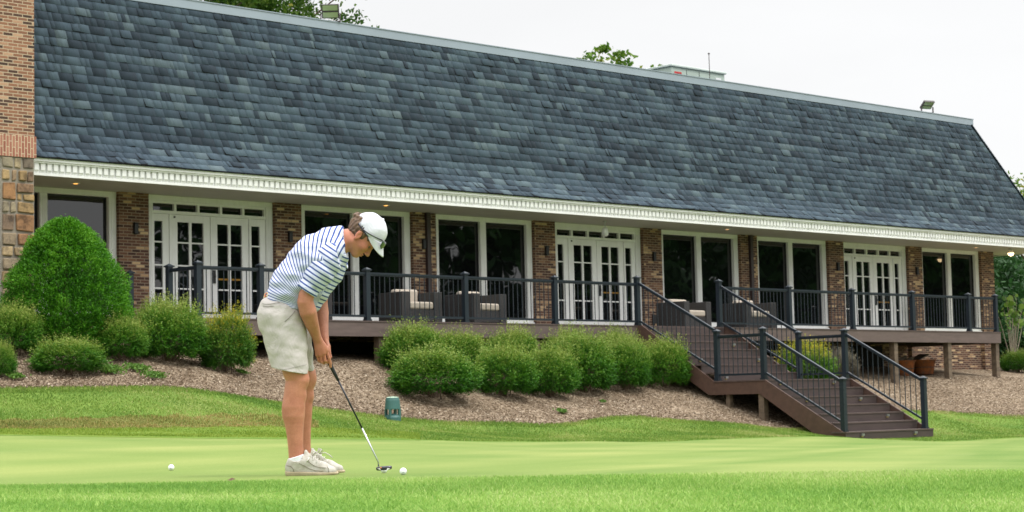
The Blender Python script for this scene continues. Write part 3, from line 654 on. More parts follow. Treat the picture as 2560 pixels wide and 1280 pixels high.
def green_mat():
    t = NT('putting_green_turf'); a = t.noise(.35, 3, .5, None, 0, (1, 1, 0)); c = t.ramp(a, [(.3, (.138,.208,.048,1)), (.7, (.215,.265,.076,1))])
    mp = t.n('ShaderNodeMapping'); mp.inputs['Rotation'].default_value = (0, 0, YAW*-1+.25); t.l(t.tc.outputs['Object'], mp.inputs['Vector'])
    mow = t.noise(1, 3, .5, mp.outputs[0], .3, (.05, .9, 0)); c = t.mix(.8, c, t.ramp(mow, [(.36, (.74,.86,.70,1)), (.64, (1.2,1.1,1.2,1))]), 'MULTIPLY')
    br = t.noise(.9, 4, .6, mp.outputs[0], .4, (.12, .8, 0)); c = t.mix(t.ramp(br, [(.60, 0), (.8, .45)]), c, (.23,.27,.10,1))
    f = t.noise(60, 5, .8); c = t.mix(.6, c, t.ramp(f, [(.32, (.66,.72,.6,1)), (.68, (1.25,1.2,1.25,1))]), 'MULTIPLY')
    t.set(c, .9, 0, .15); t.bump(f, .35, .01); return t.m
def lawn_mat(name, g1_, g2_, dry, edge):
    t = NT(name); a = t.noise(.5, 5, .65, None, .3, (1, 1, .3)); c = t.ramp(a, [(.3, g1_), (.7, g2_)])
    d = t.noise(.32, 5, .7, None, .4, (1, 1, .2)); c = t.mix(t.ramp(d, [(.56, 0), (.74, .7)]), c, dry)
    f = t.noise(28, 4, .75); c = t.mix(.6, c, t.ramp(f, [(.3, (.55,.6,.5,1)), (.7, (1.3,1.25,1.3,1))]), 'MULTIPLY')
    t.set(c, .92, 0, .12); t.bump(f, .6, .03); return t.m
M['green'] = green_mat()
M['lawn'] = lawn_mat('bank_turf', (.095,.18,.030,1), (.165,.25,.048,1), (.28,.27,.10,1), None)
M['fore'] = lawn_mat('collar_turf', (.13,.27,.055,1), (.19,.33,.09,1), (.22,.31,.10,1), None)
def mulch_mat():
    t = NT('pine_bark_mulch'); v = t.n('ShaderNodeTexVoronoi'); v.inputs['Scale'].default_value = 24; t.l(t.tc.outputs['Object'], v.inputs['Vector'])
    c = t.ramp(v.outputs['Color'], [(.1, srgb(80,68,56)), (.4, srgb(124,109,91)), (.7, srgb(154,139,119)), (1, srgb(186,173,153))])
    b = t.noise(.7, 4, .6); c = t.mix(.6, c, t.ramp(b, [(.3, (.62,.55,.5,1)), (.65, (1.08,1.05,1.02,1))]), 'MULTIPLY')
    t.set(c, .95, 0, .1); t.bump(t.noise(40, 4, .7), 1, .03); return t.m
M['mulch'] = mulch_mat()
strip('lawn', E0, E1, 60, M['fore'], 0, 0, .7)
strip('putting_green', E1, E2, 60, M['green'])
strip('bank_lawn', E2, E3, 40, M['lawn'], 0, .010)
strip('mulch_bed', E3, E4, 60, M['mulch'], 0, .05)
# fringe: a brighter, slightly longer collar along the far edge of the green; browned strip above it on the left
def band(name, f0, f1, lo, hi, mat, dz):
    px = np.linspace(lo, hi, 260); a = far_d(px)[:, 0]; b = mul_d(px)[:, 0]; tp = np.clip(np.minimum((px-lo)/250, (hi-px)/250), 0, 1)
    w0 = wob(px, .12, 60, 21); w1 = wob(px, .22, 50, 23)
    q = np.full(len(px), 1015.); A = plan(px, q, a+(b-a)*f0+w0*(f0 > 0.02)); B = plan(px, q, a+(b-a)*(f0+(f1-f0)*tp)+w1*tp+.01)
    n = 14; ts = np.linspace(0, 1, n); G = A[None]*(1-ts)[:, None, None]+B[None]*ts[:, None, None]; X, Y = G[..., 0], G[..., 1]
    V = np.stack([X, Y, gz(X, Y)], -1).reshape(-1, 3)
    c = len(px); V[:, 2] += np.repeat(np.clip(.002+ts*dz*8, 0, dz), c)+rel(V, np.repeat(f0+(f1-f0)*ts, c), .010); i = np.arange(n-1)[:, None]*c+np.arange(c-1)[None]; F = np.stack([i, i+1, i+c+1, i+c], -1).reshape(-1, 4)
    o = link(name, np_mesh(name, V, F, smooth=True), mat); o['kind'] = 'structure'
band('green_collar', 0.0, .36, -1400, 1050, lawn_mat('collar_bright', (.10,.19,.025,1), (.15,.225,.035,1), (.2,.23,.04,1), None), .012)
band('dry_grass', .37, .60, -1400, 760, lawn_mat('dry_turf', (.16,.145,.045,1), (.13,.18,.035,1), (.24,.15,.07,1), None), .008)
# the wide ground far beyond and around
t = NT('far_ground'); t.set(t.ramp(t.noise(.05, 4), [(.3, (.05,.09,.02,1)), (.7, (.09,.13,.035,1))]), .95); gm_ = t.m
m = MB(); m.lathe([(0,-3.31),(900,-3.3)], (0,0,0), 48); o = m.build('ground', gm_); o['kind'] = 'structure'
bk = MB(); bk.add([(-60,.9,-.95),(29,.9,-.95),(95,.9,-1.5),(95,70,-.6),(-60,70,-.6)], [(0,1,2,3,4)]); o = bk.build('back_lawn', M['lawn']); o['kind'] = 'structure'
# ------------------------------------------------------------------ grass blades and bark chips (uncountable)
def leafmat(name, stops, trans=.25, rough=.55, hue=None):
    t = NT(name); a = t.attr('tint'); c = t.ramp(a, stops); n = t.noise(1.2, 3); c = t.mix(.35, c, t.ramp(n, [(.3, (.8,.85,.75,1)), (.7, (1.15,1.1,1.1,1))]), 'MULTIPLY')
    oi = t.n('ShaderNodeObjectInfo'); c = t.mix(1.0, c, t.ramp(oi.outputs['Random'], [(0, (.88,.92,.85,1)), (1, (1.14,1.07,1.1,1))]), 'MULTIPLY')
    t.set(c, rough, 0, .25); tr = t.n('ShaderNodeBsdfTranslucent'); t.l(c, tr.inputs[0]); ms = t.n('ShaderNodeMixShader'); ms.inputs[0].default_value = trans
    t.l(t.b.outputs[0], ms.inputs[1]); t.l(tr.outputs[0], ms.inputs[2]); t.l(ms.outputs[0], t.out.inputs[0]); return t.m
def blades(name, X, Y, h, wd, mat, lean=.5, dz=0.0, seed=1):
    r = np.random.default_rng(seed); n = len(X); Z = gz(X, Y)+dz; a = r.uniform(0, 2*np.pi, n); b = r.uniform(0, 2*np.pi, n)
    hh = h*r.uniform(.5, 1.25, n); ww = wd*r.uniform(.6, 1.3, n); L = hh*lean*r.uniform(.1, 1.4, n)
    dx, dy = np.cos(a)*ww/2, np.sin(a)*ww/2; lx, ly = np.cos(b)*L, np.sin(b)*L
    P = np.stack([np.stack([X-dx, Y-dy, Z-.004], -1), np.stack([X+dx, Y+dy, Z-.004], -1), np.stack([X+dx*.7+lx*.35, Y+dy*.7+ly*.35, Z+hh*.6], -1), np.stack([X-dx*.7+lx*.35, Y-dy*.7+ly*.35, Z+hh*.6], -1), np.stack([X+lx, Y+ly, Z+hh], -1)], 1)
    V = P.reshape(-1, 3); i = np.arange(n)[:, None]*5
    F = np.concatenate([i+np.array([[0,1,2]]), i+np.array([[0,2,3]]), i+np.array([[3,2,4]])])
    big = np.array([mnoise.noise(Vector((x*.8, y*.8, 4))) for x, y in zip(X[::1], Y[::1])]) if n < 400000 else np.zeros(n)
    t = np.clip(.45+big*.6+r.normal(0, .25, n), 0, 1)
    o = link(name, np_mesh(name, V, F, col=np.repeat(t, 5)), mat); o['kind'] = 'stuff'; return o
def scatter_between(n, px0, px1, fa, fb, seed, t0=0., t1=1., bias=1.):
    r = np.random.default_rng(seed); px = r.uniform(px0, px1, n); t = t0+(t1-t0)*r.uniform(0, 1, n)**bias
    a = fa(px); b = fb(px); d = a+(b-a)*t; P = plan(px, np.full(n, 1015.), d); return P[:, 0], P[:, 1]
M['blade'] = leafmat('grass_blade', [(0, (.14,.30,.05,1)), (.45, (.25,.42,.085,1)), (.8, (.36,.51,.14,1)), (1, (.46,.54,.22,1))], .3, .6)
M['blade2'] = leafmat('bank_blade', [(0, (.10,.20,.03,1)), (.5, (.20,.31,.05,1)), (.85, (.33,.39,.10,1)), (1, (.48,.44,.20,1))], .3, .6)
X, Y = scatter_between(230000, -250, 2810, lambda p: np.full(len(p), 6.0), lambda p: near_d(p)[:, 0], 3, 0, 1.0, .8)
blades('grass', X, Y, .018, .0042, M['blade'], 1.0, 0, 4)
X, Y = scatter_between(90000, -250, 2810, lambda p: near_d(p)[:, 0]-1.6, lambda p: near_d(p)[:, 0]+.05, 13)
blades('grass', X, Y, .026, .0045, M['blade'], .6, 0, 5)
rr_ = np.random.default_rng(31); tx = []
for k in range(170):
    px_ = rr_.uniform(-250, 2810); dd_ = rr_.uniform(6.0, 9.3); p = at(px_, 1015, dd_); m_ = rr_.integers(8, 40); tx.append(np.stack([p[0]+rr_.normal(0, .035, m_), p[1]+rr_.normal(0, .035, m_)], 1))
tx = np.concatenate(tx); blades('grass', tx[:, 0], tx[:, 1], .034, .005, M['blade'], .9, 0, 6)
X, Y = scatter_between(210000, -300, 2860, lambda p: far_d(p)[:, 0]+.15, lambda p: mul_d(p)[:, 0], 17, 0.02, 1.0, 1)
pxs = np.array([FPX*float(np.dot(np.array([x, y, -2])-CAM, CR))/float(np.dot(np.array([x, y, -2])-CAM, CF))+1280 for x, y in zip(X, Y)])
dd = np.array([float(np.dot(np.array([x, y, -2])-CAM, CF)) for x, y in zip(X, Y)]); fr_ = (dd-far_d(pxs)[:, 0])/(mul_d(pxs)[:, 0]-far_d(pxs)[:, 0])
edge = np.array([mnoise.noise(Vector((p/45, 3.3, 0)))*.05 for p in pxs])
dry = (pxs < 800+200*edge) & (fr_ > .37+edge) & (fr_ < .60+edge*1.6); col = (pxs < 1050) & (fr_ <= .37+edge)
M['blade3'] = leafmat('dry_blade', [(0, (.12,.15,.035,1)), (.4, (.22,.23,.055,1)), (.7, (.32,.23,.08,1)), (1, (.42,.32,.16,1))], .2, .7)
M['blade4'] = leafmat('collar_blade', [(0, (.11,.20,.02,1)), (.5, (.19,.285,.032,1)), (1, (.29,.36,.07,1))], .3, .6)
o_ = ~(dry | col); blades('grass', X[o_], Y[o_], .026, .010, M['blade2'], .9, .0, 7); blades('grass', X[dry], Y[dry], .024, .010, M['blade3'], .9, .006, 9); blades('grass', X[col], Y[col], .018, .009, M['blade4'], .8, .010, 10)
X, Y = scatter_between(30000, -300, 2860, lambda p: mul_d(p)[:, 0]-.35, lambda p: mul_d(p)[:, 0]+.12, 19)
blades('grass', X, Y, .045, .010, M['blade2'], .7, -.01, 8)
lf = MB(); p_ = at(577, 1208, 10.9); z_ = g1(p_[0], p_[1]); lf.add([(p_[0]-.02,p_[1]-.02,z_+.004),(p_[0]+.025,p_[1]-.012,z_+.012),(p_[0]+.022,p_[1]+.02,z_+.02),(p_[0]-.01,p_[1]+.022,z_+.006),(p_[0],p_[1],z_+.003)], [(0,1,4),(1,2,4),(2,3,4),(3,0,4)])
tag(lf.build('fallen_leaf', plain('brown_leaf', (.10,.05,.025), .8), None, recenter=True), 'tiny curled brown leaf lying on the near edge of the green left of the golfer', 'leaf')
# bark chips
n = 110000; r = np.random.default_rng(9); px = r.uniform(-300, 2860, n); t_ = r.uniform(0, 1, n)**1.3
yw = np.array([(-3.0-CAM[1])/ray(p, 1015)[1] for p in px]); d = mul_d(px)[:, 0]+.05+(yw+.4-mul_d(px)[:, 0])*t_; P = plan(px, np.full(n, 1015.), d); X, Y = P.T
ok = (~((X > 11.1) & (X < 14.3) & (Y > -8.3) & (Y < -7.2))); X, Y = X[ok], Y[ok]; n = len(X); Z = gz(X, Y)+r.uniform(0, .035, n)
L = r.uniform(.014, .048, n)/2; W = r.uniform(.005, .015, n)/2; a = r.uniform(0, 2*np.pi, n); e = r.normal(0, .35, n); ro = r.normal(0, .5, n)
u = np.stack([np.cos(a)*np.cos(e), np.sin(a)*np.cos(e), np.sin(e)], -1)*L[:, None]; v = np.stack([-np.sin(a)*np.cos(ro), np.cos(a)*np.cos(ro), np.sin(ro)], -1)*W[:, None]
c = np.stack([X, Y, Z], -1); V = np.stack([c-u-v, c+u-v, c+u+v, c-u+v], 1).reshape(-1, 3); F = np.arange(4*n).reshape(-1, 4)
t = NT('bark_chip'); t.set(t.ramp(t.attr('tint'), [(0, srgb(68,54,44)), (.35, srgb(122,105,88)), (.75, srgb(168,151,130)), (.95, srgb(204,192,174)), (1, srgb(228,219,205))]), .95, 0, .1)
o = link('bark_chips', np_mesh('bark_chips', V, F, col=np.repeat(np.clip(r.beta(2, 2, n), 0, 1), 4)), t.m); o['kind'] = 'stuff'
# ------------------------------------------------------------------ plants
def quads(c, u, v):
    return np.stack([c-u-v, c+u-v*.35, c+u*.75+v, c-u*.55+v*.8], 1).reshape(-1, 3)
def unit(a): return a/np.maximum(np.linalg.norm(a, axis=-1, keepdims=True), 1e-9)
def leaves(r, c, d, L, W):
    """leaf quads at c pointing along d"""
    n = len(c); side = unit(np.cross(d, r.normal(size=(n, 3)))); return quads(c, d*(L/2)[:, None], side*(W/2)[:, None])
def lump(D, seed, sc=2.2): return np.array([mnoise.noise(Vector((d[0]*sc+seed, d[1]*sc, d[2]*sc))) for d in D])
def shrub_mesh(name, seed, tw=3300, per=11, yellow=False):
    """a metre-wide shrub, .8 m high, local coordinates with z=0 at the ground"""
    r = np.random.default_rng(seed); D = unit(r.normal(size=(tw*2, 3))); D = D[D[:, 2] > -.75][:tw]; n = len(D)
    rad = np.stack([np.full(n, .5), np.full(n, .5), np.where(D[:, 2] > 0, .50, .36)], 1); k = 1+.20*lump(D, seed, 1.7)+.17*lump(D, seed+9, 3.8)
    dep = r.uniform(.62, 1.0, n)**.6; base = D*rad*(k*dep*.88)[:, None]+np.array([0, 0, .345])
    up = np.clip(.35+.9*D[:, 2], 0, 1.2); dr = unit(D+np.stack([np.zeros(n), np.zeros(n), up], 1)+r.normal(0, .22, (n, 3)))
    ln = r.uniform(.07, .15, n)*(1+1.5*np.clip(D[:, 2]+.2, 0, 1)*(r.random(n) < .28))
    cs = []; ds = []; ts = []
    for j in range(per):
        f = (j+.3)/per; c = base+dr*(ln*f)[:, None]+r.normal(0, .009, (n, 3)); cs.append(c); ds.append(unit(dr*.9+r.normal(0, .6, (n, 3))))
        hgt = np.clip((c[:, 2]-.18)/.62, 0, 1); t = .06+.66*hgt**1.2*(.45+.55*f)+.20*f+r.normal(0, .09, n)+.18*lump(D, seed+3, 2.4)  # tint rises with height: olive new growth, plus shade painted in low down
        if yellow: t = t+.75*np.clip((c[:, 0]*.8-c[:, 1]*.6-.12)*2.2, 0, .8)*(hgt < .75)
        ts.append(t)
    c = np.concatenate(cs); d = np.concatenate(ds); t = np.clip(np.concatenate(ts), 0, 1); m = len(c)
    c[:, 2] = np.maximum(c[:, 2], .015)
    V = leaves(r, c, d, r.uniform(.018, .033, m), r.uniform(.009, .015, m))
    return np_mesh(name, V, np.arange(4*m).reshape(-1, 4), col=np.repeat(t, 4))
def stems_mesh(name, seed, n=26):
    mb = MB(); q_ = random.Random(seed)
    for i in range(n):
        a = q_.random()*6.28; e = q_.uniform(.2, 1.2); L = q_.uniform(.3, .42); p0 = (q_.gauss(0,.04), q_.gauss(0,.04), -.06); p1 = (.5*L*math.cos(a)*math.cos(e), .5*L*math.sin(a)*math.cos(e), .12+.3*L*math.sin(e)); p2 = (L*math.cos(a)*math.cos(e), L*math.sin(a)*math.cos(e), .2+.9*L*math.sin(e))
        mb.tube([p0, p1, p2], [.012, .008, .004], 5)
    me = bpy.data.meshes.new(name); me.from_pydata(mb.v, [], mb.f); return me
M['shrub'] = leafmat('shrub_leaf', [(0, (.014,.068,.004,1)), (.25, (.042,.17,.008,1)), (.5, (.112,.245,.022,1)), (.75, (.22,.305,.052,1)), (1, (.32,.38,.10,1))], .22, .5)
M['shrub_y'] = leafmat('shrub_leaf_yellow', [(0, (.016,.07,.005,1)), (.25, (.05,.17,.010,1)), (.5, (.12,.23,.03,1)), (.72, (.26,.30,.04,1)), (1, (.58,.46,.03,1))], .22, .5)
M['bark'] = plain('brown_bark', srgb(92,76,62), .9, var=.3, scale=20, bump=.6)
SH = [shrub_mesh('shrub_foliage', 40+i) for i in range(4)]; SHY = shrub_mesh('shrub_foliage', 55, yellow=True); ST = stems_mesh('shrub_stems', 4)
for me in SH: me.materials.append(M['shrub'])
SHY.materials.append(M['shrub_y']); ST.materials.append(M['bark'])
def shrub(px, Y, wpx, toppx, label, group, var, rz=0., botpx=None, me=None):
    p = onY(px, (botpx or toppx+110), Y); d = float(np.dot(p-CAM, CF)); x = p[0]; z = g1(x, Y)
    w_ = wpx*d/FPX; top = onY(px, toppx, Y)[2]; h = max(.25, top-z)
    t = thing('shrub', (x, Y, z), label, 'shrub', group, rz)
    for nm, mm in (('foliage', me or SH[var]), ('stems', ST)):
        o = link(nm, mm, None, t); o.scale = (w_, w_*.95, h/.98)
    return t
gB = 'clipped shrubs in the mulch between the golfer and the stairs'; gL = 'clipped shrubs in the mulch at the left'
for a in [(1085, -5.0, 232, 858, 'largest rounded shrub of the front row, just right of the green garden speaker', gB, 0, .3), (1260, -4.75, 168, 850, 'rounded green shrub in the front row, second from the garden speaker', gB, 1, 1.2), (1374, -4.6, 150, 858, 'rounded olive-topped shrub in the front row, third from the garden speaker', gB, 2, 2.),
          (1455, -4.2, 172, 822, 'tall rounded shrub in the front row, third from the stairs', gB, 3, 3.1), (1558, -4.0, 146, 832, 'rounded shrub in the front row, second from the stairs', gB, 0, 4.), (1662, -3.95, 136, 836, 'rounded shrub nearest the stairs, against the brown stringer', gB, 1, 5.),
          (1035, -3.5, 176, 800, 'tall bright shrub behind the largest one, touching the deck edge beside the wooden post', gB, 2, 1.), (1150, -3.45, 150, 818, 'shrub in the back row under the second armchair', gB, 3, 2.4), (1282, -3.4, 150, 810, 'shrub in the back row below the deck post left of the middle doors', gB, 0, 2.9),
          (1425, -3.35, 140, 812, 'shrub in the back row below the left leaf of the middle doors', gB, 1, .2), (1545, -3.3, 130, 816, 'shrub in the back row below the right leaf of the middle doors', gB, 2, 5.5),
          (38, -4.0, 150, 752, 'broad feathery shrub at the left frame edge below the conical bush', gL, 3, .7), (0, -5.2, 80, 848, 'small shrub cut by the left frame edge, lowest of its group', gL, 0, 1.7), (168, -5.1, 180, 838, 'low spreading shrub standing forward in the mulch below the conical bush', gL, 1, 2.6),
          (304, -4.3, 142, 782, 'rounded shrub at the right foot of the conical bush', gL, 2, .4), (422, -4.0, 196, 738, 'large rounded shrub below the leftmost doors', gL, 0, 3.7), (395, -3.4, 130, 742, 'olive shrub half hidden behind the large one below the leftmost doors', gL, 1, 4.4)]: shrub(*a)
shrub(565, -4.2, 146, 768, 'rounded shrub with a yellow right flank just left of the golfer', gL, 0, 1.0, None, SHY)
shrub(2015, -3.6, 150, 848, 'yellowing shrub under the deck seen through the landing railing', None, 0, 2.2, None, SHY)
shrub(2548, -.6, 92, 872, 'bright green shrub at the right frame edge beside the last deck post', None, 3, 1.1)
dead = shrub(2105, -3.3, 92, 868, 'small dull grey-brown shrub behind the lower stair railing', None, 2, .9)
dm = leafmat('dry_leaf', [(0, (.07,.06,.045,1)), (1, (.22,.2,.16,1))], .1, .8)
for ch in dead.children:
    if ch.name.startswith('foliage'): ch.data = ch.data.copy(); ch.data.materials.clear(); ch.data.materials.append(dm)
# conical bush
def cone_bush():
    r = np.random.default_rng(77); n = 21000; zt = r.uniform(0, 1, n)**1.15; a = r.uniform(0, 2*np.pi, n)
    prof_ = np.interp(zt, [0,.1,.32,.48,.645,.75,.85,.93,.975,1], [.80,.95,1.0,.94,.77,.63,.47,.31,.18,.05])
    D = np.stack([np.cos(a), np.sin(a), (zt-.4)*1.2], 1); nz = lump(np.stack([np.cos(a)*1.3, np.sin(a)*1.3, zt*3.2], 1), 5, 1.6)*.14+lump(np.stack([np.cos(a)*1.3, np.sin(a)*1.3, zt*3], 1), 8, 5.)*.11
    dep = r.uniform(.0, 1, n)**.45; R = prof_*(1+nz)*np.where(r.random(n) < .22, r.uniform(.1, .6, n), .60+.40*dep)*1.03; H = 2.15
    base = np.stack([R*np.cos(a), R*np.sin(a), zt*H*.97+.03], 1); out = unit(np.stack([np.cos(a), np.sin(a), np.full(n, .75)], 1)+r.normal(0, .25, (n, 3)))
    cs = []; ds = []; ts = []
    for j in range(6):
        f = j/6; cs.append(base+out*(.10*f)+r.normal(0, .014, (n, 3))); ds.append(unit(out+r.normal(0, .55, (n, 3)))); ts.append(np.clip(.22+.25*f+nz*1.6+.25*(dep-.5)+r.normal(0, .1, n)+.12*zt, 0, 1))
    c = np.concatenate(cs); d = np.concatenate(ds); m = len(c); V = leaves(r, c, d, r.uniform(.026, .048, m), r.uniform(.010, .017, m))
    return np_mesh('foliage', V, np.arange(4*m).reshape(-1, 4), col=np.repeat(np.concatenate(ts), 4))
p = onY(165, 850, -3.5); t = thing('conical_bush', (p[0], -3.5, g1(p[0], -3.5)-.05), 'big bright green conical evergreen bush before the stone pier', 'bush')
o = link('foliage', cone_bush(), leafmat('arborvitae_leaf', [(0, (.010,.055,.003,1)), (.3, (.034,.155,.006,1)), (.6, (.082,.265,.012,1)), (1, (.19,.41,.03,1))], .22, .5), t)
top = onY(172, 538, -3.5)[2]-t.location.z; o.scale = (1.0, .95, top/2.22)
m = MB(); m.tube([(p[0],-3.5,t.location.z-.1),(p[0],-3.5,t.location.z+1.5)], [.07,.03], 8); m.build('trunk', M['bark'], t)
# trees
def tree(name, label, cat, base, crown_c, crown_r, clumps, per, leaf, seed, mat, group=None, clr=.55, trunk=.16, flat=False):
    t = thing(name, base, label, cat, group); r = np.random.default_rng(seed); off = np.array(base)
    cc = np.array(crown_c, float); rr = np.array(crown_r, float); D = unit(r.normal(size=(clumps, 3))); q_ = r.uniform(.25, 1, clumps)**.5
    C = cc+D*rr*q_[:, None]*(1+.2*lump(D, seed, 2))[:, None]; cs = []; ts = []
    for i, c in enumerate(C):
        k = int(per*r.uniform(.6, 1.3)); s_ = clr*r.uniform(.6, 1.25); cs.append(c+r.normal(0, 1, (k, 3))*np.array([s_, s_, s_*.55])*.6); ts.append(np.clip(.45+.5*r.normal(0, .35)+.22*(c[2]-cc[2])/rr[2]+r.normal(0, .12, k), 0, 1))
    c = np.concatenate(cs); n = len(c); d = unit(r.normal(size=(n, 3))+np.array([0, 0, -.3])); V = leaves(r, c, d, leaf*r.uniform(.7, 1.3, n), leaf*.6*r.uniform(.7, 1.3, n))
    link('crown', np_mesh('crown', V-off, np.arange(4*n).reshape(-1, 4), col=np.repeat(np.concatenate(ts), 4)), mat, t)
    m = MB(); b = Vector(base); ct = Vector(crown_c); fork = b.lerp(ct, .55)
    m.tube([b-Vector((0,0,.3)), b.lerp(ct, .3)+Vector((.1,0,0)), fork, ct+Vector((0,0,rr[2]*.5))], [trunk*1.3, trunk, trunk*.75, trunk*.15], 8)
    for i in range(0, min(clumps, 26)):
        e = Vector(C[i]); s_ = fork.lerp(ct, r.uniform(0, .8)); m.tube([s_, s_.lerp(e, .5)+Vector((0,0,-.15*(e-s_).length*.3)), e], [trunk*.3, trunk*.18, trunk*.05], 5)
    m.build('trunk', M['bark'], t); return t
lm1 = leafmat('maple_leaf', [(0, (.022,.07,.008,1)), (.4, (.065,.155,.016,1)), (.75, (.15,.25,.03,1)), (1, (.32,.32,.06,1))], .35, .5)
lm2 = leafmat('dark_tree_leaf', [(0, (.008,.03,.008,1)), (.5, (.022,.075,.018,1)), (1, (.05,.13,.035,1))], .25, .5)
lm3 = leafmat('light_leaf', [(0, (.07,.16,.02,1)), (.5, (.15,.28,.04,1)), (1, (.27,.38,.08,1))], .35, .5)
a = onY(700, 0, 14)
tree('maple_tree', 'dense leafy tree rising behind the left part of the roof', 'tree', (11.0, 16, -1.0), (10.6, 15.5, 11.6), (7.9, 3.6, 4.6), 430, 200, .135, 3, lm1, clr=.55, trunk=.28)
tree('maple_tree', 'sparse treetop showing sky between its leaf clumps behind the middle of the roof', 'tree', (32.7, 18.3, -1.0), (32.8, 18, 10.1), (2.9, 1.5, 1.75), 46, 75, .2, 12, lm1, clr=.36, trunk=.18)
tree('maple_tree', 'light leafy branch of a tree beyond the right end of the roof', 'tree', (54.5, 13.2, -1.3), (53.2, 12.4, 6.2), (3.2, 1.6, 1.25), 60, 70, .17, 21, lm1, clr=.5, trunk=.2)
gT = 'dark trees beyond the right end of the clubhouse'
for i, (x, y, h, sd, lab) in enumerate([(47.5, 13, 5.7, 31, 'dark dense tree right of the last pillar, nearest the clubhouse'), (54, 17, 6.2, 32, 'dark dense tree at the right frame edge behind the sapling'), (51, 22, 6.4, 33, 'dark dense tree farthest back right of the clubhouse'), (61, 20, 6.6, 34, 'dark tree mostly outside the right frame edge')]):
    tree('dark_tree', lab, 'tree', (x, y, -1.3), (x, y, h*.47-.9), (3.9, 2.6, h*.55), 260, 90, .2, sd, lm2, gT, .6, .2)
hd = onY(2532, 880, 1.6); tree('dark_bush', 'dark dense bush between the last deck post and the bright shrub at the right', 'bush', (hd[0]+.7, 1.8, -1.25), (hd[0]+.7, 1.8, -.3), (1.5, 1.0, 1.05), 220, 110, .08, 41, lm2, None, .26, .06)
# sapling with round leaves
spx = onY(2530, 840, -.2); sb = (spx[0], -.2, g1(spx[0], -.2)); t = thing('sapling', sb, 'young sapling with round lime-green leaves right of the deck railing', 'sapling')
q_ = random.Random(3); m = MB(); tips = []
for i in range(11):
    a = q_.uniform(-2.6, 2.6); top = Vector((sb[0]+q_.uniform(-.75, .95), -.2+q_.uniform(-.4, .4), q_.uniform(.5, 1.6))); mid = Vector(sb).lerp(top, .55)+Vector((q_.uniform(-.1,.1), 0, .15)); m.tube([sb, mid, top], [.016,.011,.004], 5)
    for k in range(7): tips.append(mid.lerp(top, .15+.85*k/6)+Vector((q_.gauss(0,.06), q_.gauss(0,.06), q_.gauss(0,.04))))
m.build('stems', plain('pale_bark', srgb(150,140,124), .9), t); lv = MB()
for p in tips:
    n_ = Vector((q_.gauss(0,.5)-.3, q_.gauss(0,.5)-.7, q_.gauss(.5,.4))).normalized(); x = n_.cross(Vector((0,0,1))).normalized(); y = n_.cross(x); rr_l = q_.uniform(.05, .095)
    lv.add([p+(x*math.cos(k*.785)+y*math.sin(k*.785)*1.05)*rr_l+n_*(.012 if k % 2 else 0) for k in range(8)], [tuple(range(8))], q_.random())
lv.build('leaves', lm3, t)
# trees across the green, seen only as reflections in the panes
def far_tree_mesh(seed):
    r = np.random.default_rng(seed); D = unit(r.normal(size=(115, 3))); C = D*np.array([3.6, 3.6, 5.2])*(r.uniform(.3, 1, 115)**.5)[:, None]+np.array([0, 0, 8.2]); c = np.concatenate([x+r.normal(0, .55, (19, 3)) for x in C]); n = len(c)
    V = leaves(r, c, unit(r.normal(size=(n, 3))), r.uniform(.4, .8, n), r.uniform(.3, .55, n)); return np_mesh('crown', V, np.arange(4*n).reshape(-1, 4), col=np.repeat(r.random(n), 4))
FT = [far_tree_mesh(60+i) for i in range(3)]
for me in FT: me.materials.append(lm2)
tk = MB().tube([(0,0,-1),(0,0,5),(0,0,11)], [.32,.24,.05], 8); tkm = bpy.data.meshes.new('trunk'); tkm.from_pydata(tk.v, [], tk.f); tkm.materials.append(M['bark'])
q_ = random.Random(8)
for i in range(26):
    f = i/25; x = 37.5+f*88+q_.uniform(-2, 2); y = -50+f*10+q_.uniform(-9, 4); t = thing('park_tree', (x, y, -2.9), 'tall park tree across the green out of the picture, mirrored in the panes', 'tree', 'trees across the green', q_.random()*6)
    for nm, me in (('crown', FT[i % 3]), ('trunk', tkm)):
        o = link(nm, me, None, t); s_ = q_.uniform(.9, 1.35); o.scale = (s_, s_, s_)
# weeds in the mulch
wm = leafmat('weed_leaf', [(0, (.06,.15,.02,1)), (1, (.15,.28,.05,1))], .3, .5)
for i, (px, py, s_, lab) in enumerate([(275, 935, .30, 'patch of green weeds in the mulch right of the low spreading shrub'), (345, 930, .24, 'smaller weed patch in the mulch below the large left shrub'), (385, 948, .22, 'low bluish weed patch nearest the turf below the left shrubs'), (605, 938, .12, 'single small weed in the mulch left of the golfer\'s knee'), (1507, 1010, .08, 'tiny weed in the mulch below the front row of shrubs'), (1405, 1035, .13, 'small flat weed in the mulch near the turf edge'), (40, 950, .16, 'small weed patch at the left edge of the mulch')]):
    d_ = 30.; 
    for _ in range(12):
        p = at(px, py, d_); d_ += (p[2]-g1(p[0], p[1]))*6
    r = np.random.default_rng(90+i); n = max(60, int(2000*s_)); c = np.stack([p[0]+r.normal(0, s_*.38, n), p[1]+r.normal(0, s_*.32, n), np.zeros(n)], 1); c[:, 2] = gz(c[:, 0], c[:, 1])+r.uniform(.03, .03+.25*s_, n)+.02
    V = leaves(r, c, unit(r.normal(size=(n, 3))+np.array([0,0,.6])), r.uniform(.03,.06,n), r.uniform(.02,.035,n)); cen = np.array([p[0], p[1], g1(p[0], p[1])])
    tag(link('weed', np_mesh('weed', V-cen, np.arange(4*n).reshape(-1, 4), col=np.repeat(r.random(n), 4)), wm, None, tuple(cen)), lab, 'weed', 'weeds in the mulch')
